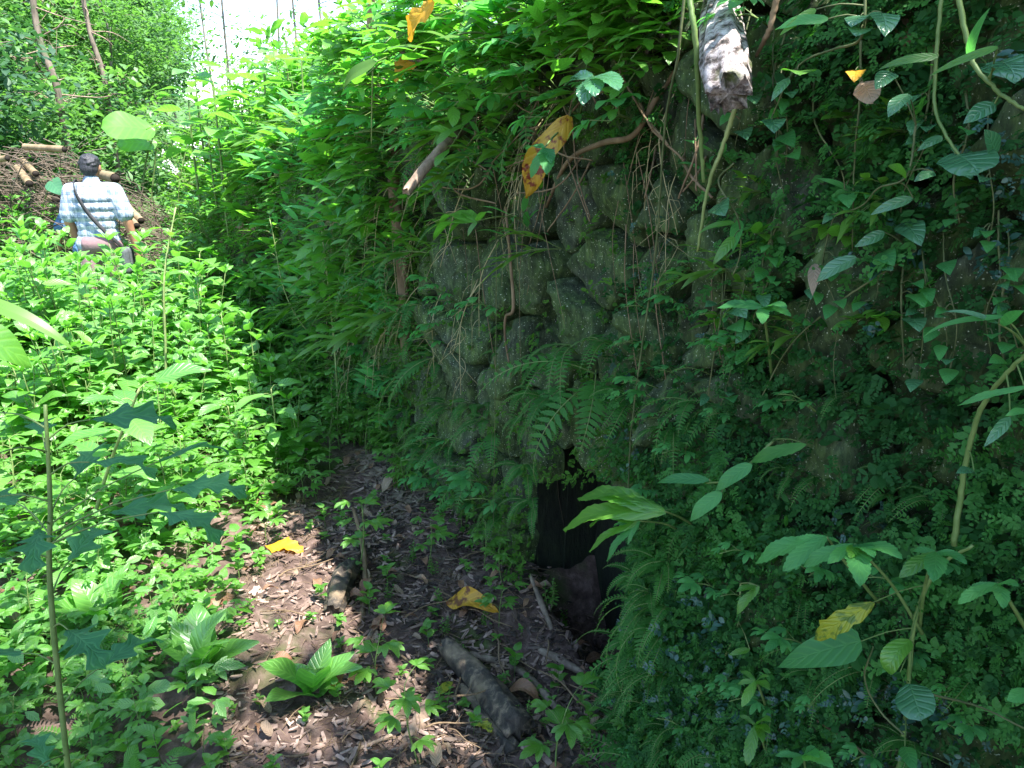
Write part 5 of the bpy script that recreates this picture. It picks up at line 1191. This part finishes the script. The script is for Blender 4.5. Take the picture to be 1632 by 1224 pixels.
for k in range(26):
    u, v = U(1150, 1620), U(-20, 450); du = U(-60, 60); n_ = int(U(2, 6)); lv = []
    for q in range(n_):
        t = U(.2, 1); uu, vv_ = u+du*t, v+220*t; a = U(0, 6.28); lv.append((uu+6*math.cos(a), vv_, uu+U(18, 34)*math.cos(a), vv_+U(4, 30), U(.35, .55), 'OV' if rng.random() < .6 else 'LANCE', .16, 'shade' if rng.random() < .6 else 'glossy'))
    vine('thin vine with small leaves trailing over the ' + ('upper right wall' if v < 200 else 'middle right wall'), [(u, v, .12), (u+du*.3+U(-15, 15), v+70, .15), (u+du*.7+U(-15, 15), v+150, .15), (u+du, v+220, .13)], U(.001, .0022), lv)['group'] = 'thin vines on the right wall'
for k in range(22):
    u, v = U(700, 1160), U(120, 420); du = U(-50, 50); ln = U(80, 330)
    vine('thin brown rootlet hanging over the bare boulders', [(u, v, .10), (u+du*.4+U(-10, 10), v+ln*.4, .12), (u+du, v+ln, .11)], U(.0008, .0022), stemm='root', name='hanging_root', cat='root')['group'] = 'rootlets over the boulders'
for k in range(30):
    u, v = U(620, 1140), U(90, 260); ln = U(40, 160); a = U(-1.2, 1.2)
    vine('dry stick tangled in the roots at the wall top', [(u, v, .10), (u+ln*.4*math.sin(a)+U(-9, 9), v+ln*.4, .16), (u+ln*math.sin(a), v+ln*math.cos(a), .17)], U(.002, .0045), stemm='root', name='dry_stick', cat='stick')['group'] = 'dry sticks at the wall top'

# large fan leaves and other single plants in front of the wall
def fan(label, cu, cv, out, tips, mat, stem, shp='SERR', wd=.34, name='fan_leaf_plant', cat='plant'):
    c = wq(cu, cv, out); P = [wq(*q) for q in stem]; T = thing(name, label, cat, P[0]); o0 = P[0]
    A = Acc(); tube(A, curvepts([q-o0 for q in P]+[c-o0], 12), .0032, .0018, 6); A.obj('stem', 'stem', T)
    for q in tips:
        u1, v1, do = q[:3]; m_ = q[3] if len(q) > 3 else mat; t = wq(u1, v1, out+do); L_ = np.linalg.norm(t-c); a, b2, kw = SH[shp]; B = Acc()
        put(B, leaf(1, wd, a, b2, 26, 2, **kw), (0, 0, 0)+c-o0, t-c, -ray(cu, cv)*.55+np.array([0, 0, 1.]), L_, U(-.2, .2)); B.obj('leaflet', m_, T)
fan('large fan leaf with hanging toothed leaflets, centre of the three', 1362, 868, .36, [(1280, 905, .04), (1318, 900, .06), (1372, 938, .08), (1440, 892, .02), (1412, 880, .0), (1355, 892, .05, 'lush'), (1395, 890, .04)], 'shade', [(1470, 1010, .2), (1420, 930, .26)])
fan('large fan leaf with long leaflets, left of the three', 1318, 856, .34, [(1204, 900, .05), (1246, 912, .07), (1262, 868, .02), (1340, 868, -.02)], 'shade', [(1400, 960, .2), (1350, 900, .28)])
fan('large fan leaf with toothed leaflets, right of the three', 1492, 880, .34, [(1432, 922, .06, 'lush'), (1488, 930, .08), (1542, 900, .02), (1455, 878, .0), (1528, 882, -.01)], 'shade', [(1465, 1000, .2), (1475, 930, .26)])
fan('fan leaf at the right edge below the large ones', 1590, 930, .32, [(1525, 965, .05), (1542, 940, .02), (1625, 935, .02), (1600, 972, .05)], 'shade', [(1640, 1010, .2), (1610, 960, .26)])
fan('pale fan leaf drooping over the root at the wall top', 945, 122, .42, [(899, 138, .02), (930, 170, .06), (950, 156, .05), (988, 146, .02), (990, 125, -.02), (910, 126, .0)], 'glossy', [(925, 180, .1), (935, 140, .3)], wd=.42)
fan('fan leaf at the bottom of the wall in the right corner', 1280, 1205, .30, [(1235, 1205, .03), (1262, 1228, .05), (1308, 1208, .03), (1300, 1190, .0), (1330, 1225, .03)], 'shade', [(1290, 1260, .2)])
fan('bright leaf with toothed leaflets hanging low right', 1205, 1085, .30, [(1182, 1128, .05, 'lush'), (1176, 1090, .02), (1226, 1078, .0), (1180, 1070, .0), (1228, 1100, .02)], 'lush', [(1230, 1160, .15), (1215, 1110, .26)])
fan('bright drooping herb with deeply cut leaflets, bottom right', 1205, 1155, .30, [(1190, 1222, .05), (1230, 1150, .02), (1178, 1140, .01), (1228, 1170, .02), (1216, 1185, .03)], 'lush', [(1230, 1230, .15), (1215, 1180, .26)])
fan('herb reaching out from the middle of the right wall', 1215, 490, .28, [(1143, 492, .03), (1216, 518, .05), (1255, 492, .02), (1262, 505, .0), (1180, 484, .0)], 'shade', [(1230, 600, .12), (1222, 530, .2)])
fan('bright wing leaved frond over the drain opening, upper', 1060, 815, .34, [(900, 850, .04), (922, 800, .0), (950, 792, .0), (985, 800, .0)], 'lush', [(1110, 840, .15), (1085, 825, .26)], wd=.17)
fan('bright wing leaved frond over the drain opening, lower', 1020, 830, .34, [(940, 882, .06), (968, 896, .05, 'shade'), (940, 842, .0), (975, 820, .0), (1000, 870, .03, 'shade')], 'lush', [(1090, 850, .15), (1060, 835, .26)], wd=.2)
fan('bright spray of leaves hanging over the upper boulders', 760, 352, .30, [(690, 385, .04), (700, 358, .02), (733, 340, .0), (745, 378, .03), (785, 340, .0), (715, 375, .03)], 'lush', [(850, 350, .05), (800, 345, .2)], wd=.30, shp='OV')
fan('bright drooping leaves covering the top of the blotched leaf', 868, 235, .36, [(846, 285, .03), (872, 280, .05), (880, 262, .03), (838, 240, .0), (858, 230, .0)], 'shade', [(905, 200, .1), (885, 215, .3)], wd=.34)
leafthing('blotched_leaf', 'large yellow leaf with red brown blotches hanging before the boulders', 'dying leaf', wq(908, 185, .24), wq(838, 325, .32), .07, 'redyellow', 'WAVY', up=(-.3, -1, .3), stalk=[wq(918, 150, .1)])
leafthing('orange_leaf', 'crumpled orange leaf high in the foliage, upper of two', 'dying leaf', wq(690, 0, .4), wq(652, 62, .42), .085, 'orangeleaf', 'TATTER', up=(-.3, -1, .5), stalk=[wq(700, -30, .3)])
leafthing('orange_leaf', 'crumpled orange leaf behind the grey twig, lower of two', 'dying leaf', wq(668, 92, .25), wq(628, 125, .3), .09, 'orangeleaf', 'TATTER', up=(-.3, -1, .5), stalk=[wq(690, 90, .1)])
leafthing('striped_leaf', 'pale green ribbed grass leaf drooping at the wall top', 'leaf', wq(600, 98, .5), wq(550, 148, .55), .05, 'grassleaf', 'LANCE', up=(-.3, -1, .6), stalk=[wq(640, 80, .3)])
# pebbles and dry roots on the bank beside the rotten log
K_peb = Kind('pebble', 'pebble', 'grey pebble in the bank earth', [])
for q in range(2):
    A = Acc(); blob(A, (0, 0, 0), (1, .8, .6), 10, 8); V = A.V[0]; V *= (1+np.array([[.25*mnoise.noise(Vector(v_)*1.7+Vector((q*7, 0, 0)))] for v_ in V])); K_peb.p.append(A.obj('pebble', 'pebble'))
for k in range(26):
    u, v = U(985, 1100), U(20, 110); K_peb.place(wq(u, v, U(-.05, .12)), (U(0, 3), U(0, 3), U(0, 3)), U(.005, .013), 'left of the rotten log')
K_peb.done()

# ------------------------------------------------------------------ tall single plants of the left foreground
def stalk_plant(name, label, cat, P, r_, leaves, leafm, stemm='stem', r1=None):
    o0 = np.array(P[0]); T = thing(name, label, cat, o0); C_ = curvepts(P, 24); A = Acc(); tube(A, C_-o0, r_, r1 or r_*.5, 8, jit=.04)
    B = Acc()
    for (f_, an, ln, ll, shp, wd, el) in leaves:
        p = C_[int(f_*(len(C_)-1))]-o0; d = np.array([math.cos(an), math.sin(an), el]); e = p+unit(d)*ln
        tube(A, curvepts([p, (p+e)/2+[0, 0, .01], e], 5), max(.0012, r_*.3), .001, 5, cap=False); a, b2, kw = SH[shp]
        put(B, leaf(1, wd, a, b2, 26 if ('lobes' in kw or 'serr' in kw) else 10, 2, **kw), e, (math.cos(an), math.sin(an), U(-.4, .15)), sc=ll, rl=U(-.3, .3))
    A.obj('stem', stemm, T); B.obj('foliage', leafm, T); return T
def ring(n_, f0, f1, ln, ll, shp, wd, el=.4, j=.3): return [(f0+(f1-f0)*q/max(1, n_-1), q*2.4+U(-j, j), ln*U(.7, 1.2), ll*U(.75, 1.15), shp, wd, el) for q in range(n_)]
b0 = at(85, 1290, 1.12); b0[2] = gz(b0[0], b0[1]) 
stalk_plant('tall_herb', 'tall straight dark stem with deeply lobed leaves at the near left', 'herb', [(b0[0], 1.12, b0[2]), at(85, 1000, 1.14), at(80, 800, 1.16), at(72, 645, 1.18)], .0058,
            ring(18, .12, .95, .09, .125, 'LOBED', .62, .35)+[(.55, .1, .22, .13, 'LOBED', .6, .35), (.5, -.3, .26, .12, 'LOBED', .6, .4), (.62, .35, .2, .12, 'LOBED', .6, .5)], 'lobeleaf', 'stem')
p = gpt(265, 700); stalk_plant('tall_stalk', 'thin pale stalk rising from the gap among fallen leaves', 'plant', [p, at(264, 560, p[1]), at(262, 440, p[1]), at(280, 330, p[1]+.1)], .008, ring(16, .5, 1, .05, .10, 'LANCE', .3, .7), 'lush', 'palestem')
p = gpt(540, 690); stalk_plant('tall_weed', 'tall pale weed with drooping heart shaped leaves before the wall', 'plant', [p, at(535, 580, p[1]), at(525, 470, p[1]), at(512, 360, p[1])], .006, ring(20, .25, 1, .07, .11, 'HEART', .6, .5), 'broad', 'palestem')
p = gpt(600, 640); stalk_plant('tall_weed', 'slim weed with narrow leaves against the dark of the wall', 'plant', [p, at(470, 500, p[1]), at(430, 350, p[1])], .005, ring(20, .3, 1, .06, .10, 'LANCE', .4, .5), 'lush', 'palestem')
p = gpt(440, 760); stalk_plant('veined_plant', 'plant with four large veined leaves right of the stalk', 'plant', [p, at(440, 690, p[1]), at(432, 620, p[1])], .006, ring(9, .35, 1, .05, .15, 'OV', .55, .5), 'broad', 'palestem')
p = gpt(140, 860); stalk_plant('veined_plant', 'leaning thick pale stem with large folded leaves in the sun', 'plant', [p, at(175, 740, p[1]-.1), at(222, 620, p[1]-.2)], .008, ring(9, .45, 1, .05, .19, 'OV', .5, .5), 'broad', 'palestem')
p = gpt(330, 560); stalk_plant('veined_plant', 'shrub with large drooping veined leaves right of the man', 'plant', [p, at(320, 480, p[1]), at(318, 405, p[1])], .008, ring(12, .4, 1, .07, .22, 'OV', .6, .4), 'broad', 'palestem')
p = gpt(300, 470); T = stalk_plant('flowering_weed', 'tall wispy weed with tiny white flower heads right of the man', 'plant', [p, at(290, 380, p[1]), at(285, 300, p[1]), at(300, 225, p[1])], .008, ring(20, .2, .8, .08, .13, 'LANCE', .3, .6), 'lush', 'palestem')
A = Acc(); top = at(300, 240, p[1])-p
for k in range(34):
    q = top+rng.normal(0, .17, 3)*[1.2, .8, .8]+[0, 0, -.05]; tube(A, curvepts([top*.75, (q+top*.75)/2+rng.normal(0, .03, 3), q], 5), .0025, .0015, 3, mi=1, cap=False)
    for j_ in range(6): blob(A, q+rng.normal(0, .018, 3), (.011, .011, .009), 6, 3)
A.obj('flower_heads', ['petal', 'palestem'], T)
for k, (u, v, h_, L_, wd_) in enumerate(((20, 800, .30, .14, .62), (120, 930, .16, .13, .6), (215, 760, .34, .13, .5), (60, 700, .42, .14, .6), (370, 720, .28, .12, .55), (160, 650, .5, .15, .55), (300, 640, .36, .13, .6), (420, 620, .34, .13, .6), (90, 620, .55, .15, .5), (240, 590, .5, .15, .55), (380, 560, .5, .16, .55), (10, 580, .6, .16, .6), (330, 510, .65, .18, .55), (180, 540, .6, .16, .55), (60, 540, .62, .16, .6), (270, 850, .18, .12, .6), (440, 520, .6, .15, .6), (500, 600, .3, .11, .55))):
    p = gpt(u, v); a_ = U(0, 6.28); q = p+[math.cos(a_)*.12*h_, math.sin(a_)*.12*h_, h_]
    T = stalk_plant('veined_plant', 'plant with few big glossy veined leaves ' + place_words(p), 'plant', [p-[0, 0, .02], (p+q)/2+[.01, 0, 0], q], .004+.004*h_, ring(int(6+h_*10), .3, 1, .05, L_*1.1, 'OV' if k % 3 else 'HEART', wd_, .4), 'broad', 'palestem'); T['group'] = 'plants with big veined leaves'
p = gpt(-40, 850); leafthing('banana_like_leaf', 'large pale leaf arching in at the left edge', 'large leaf', at(-70, 520, 2.3), at(50, 590, 2.4), .14, 'lush', 'OV', up=(0, -.5, 1), stalk=[at(-110, 800, 2.3)], sr=.006)
leafthing('ribbed_leaf', 'long narrow ribbed leaf slanting across the left edge', 'large leaf', at(-60, 470, 2.5), at(125, 570, 2.5), .06, 'grassleaf', 'BLADE', up=(0, -.5, 1), stalk=[at(-110, 800, 2.4)], sr=.005)
for k, (u, v, Y, L_) in enumerate(((360, 100, 6.8, .30), (395, 150, 6.4, .30), (440, 130, 6.2, .26), (330, 190, 6.8, .30), (350, 240, 6.6, .26), (480, 90, 5.8, .26), (520, 60, 5.6, .26), (420, 200, 6.2, .24), (470, 170, 5.9, .24), (310, 110, 7.2, .28), (550, 120, 5.2, .22))):
    e = at(u, v, Y); T = stalk_plant('big_leaf_plant', 'large pale drooping leaves on the bank ' + ('against the sky' if v < 125 else 'below the sky gap'), 'plant', [e-[0, 0, .8], e-[0, .02, .35], e], .010, ring(9, .45, 1, .07, L_, 'OV' if k % 2 else 'HEART', .5, .4), 'broad', 'stem'); T['group'] = 'large pale leaves on the bank'
for k, (u, v, Y, L_) in enumerate(((420, 110, 6.4, .30), (340, 130, 6.6, .28), (455, 60, 6.2, .28), (385, 175, 6.3, .3), (300, 160, 7, .32))):
    b0 = wp(*[(U(5, 6.5)), 1.7, -.2]); e = at(u, v, Y)
    stalk_plant('big_leaf_plant', ('largest leaved plant left of the cane', 'broad pale leaved plant at the sky gap', 'upright broad leaved plant high against the sky', 'broad leaved plant low on the bank edge', 'arching broad leaved plant above the flowering weed')[k], 'plant', [e-[0, 0, .9], e-[0, .02, .4], e], .012, ring(10, .4, 1, .08, L_, 'OV', .5, .5), 'broad', 'stem')
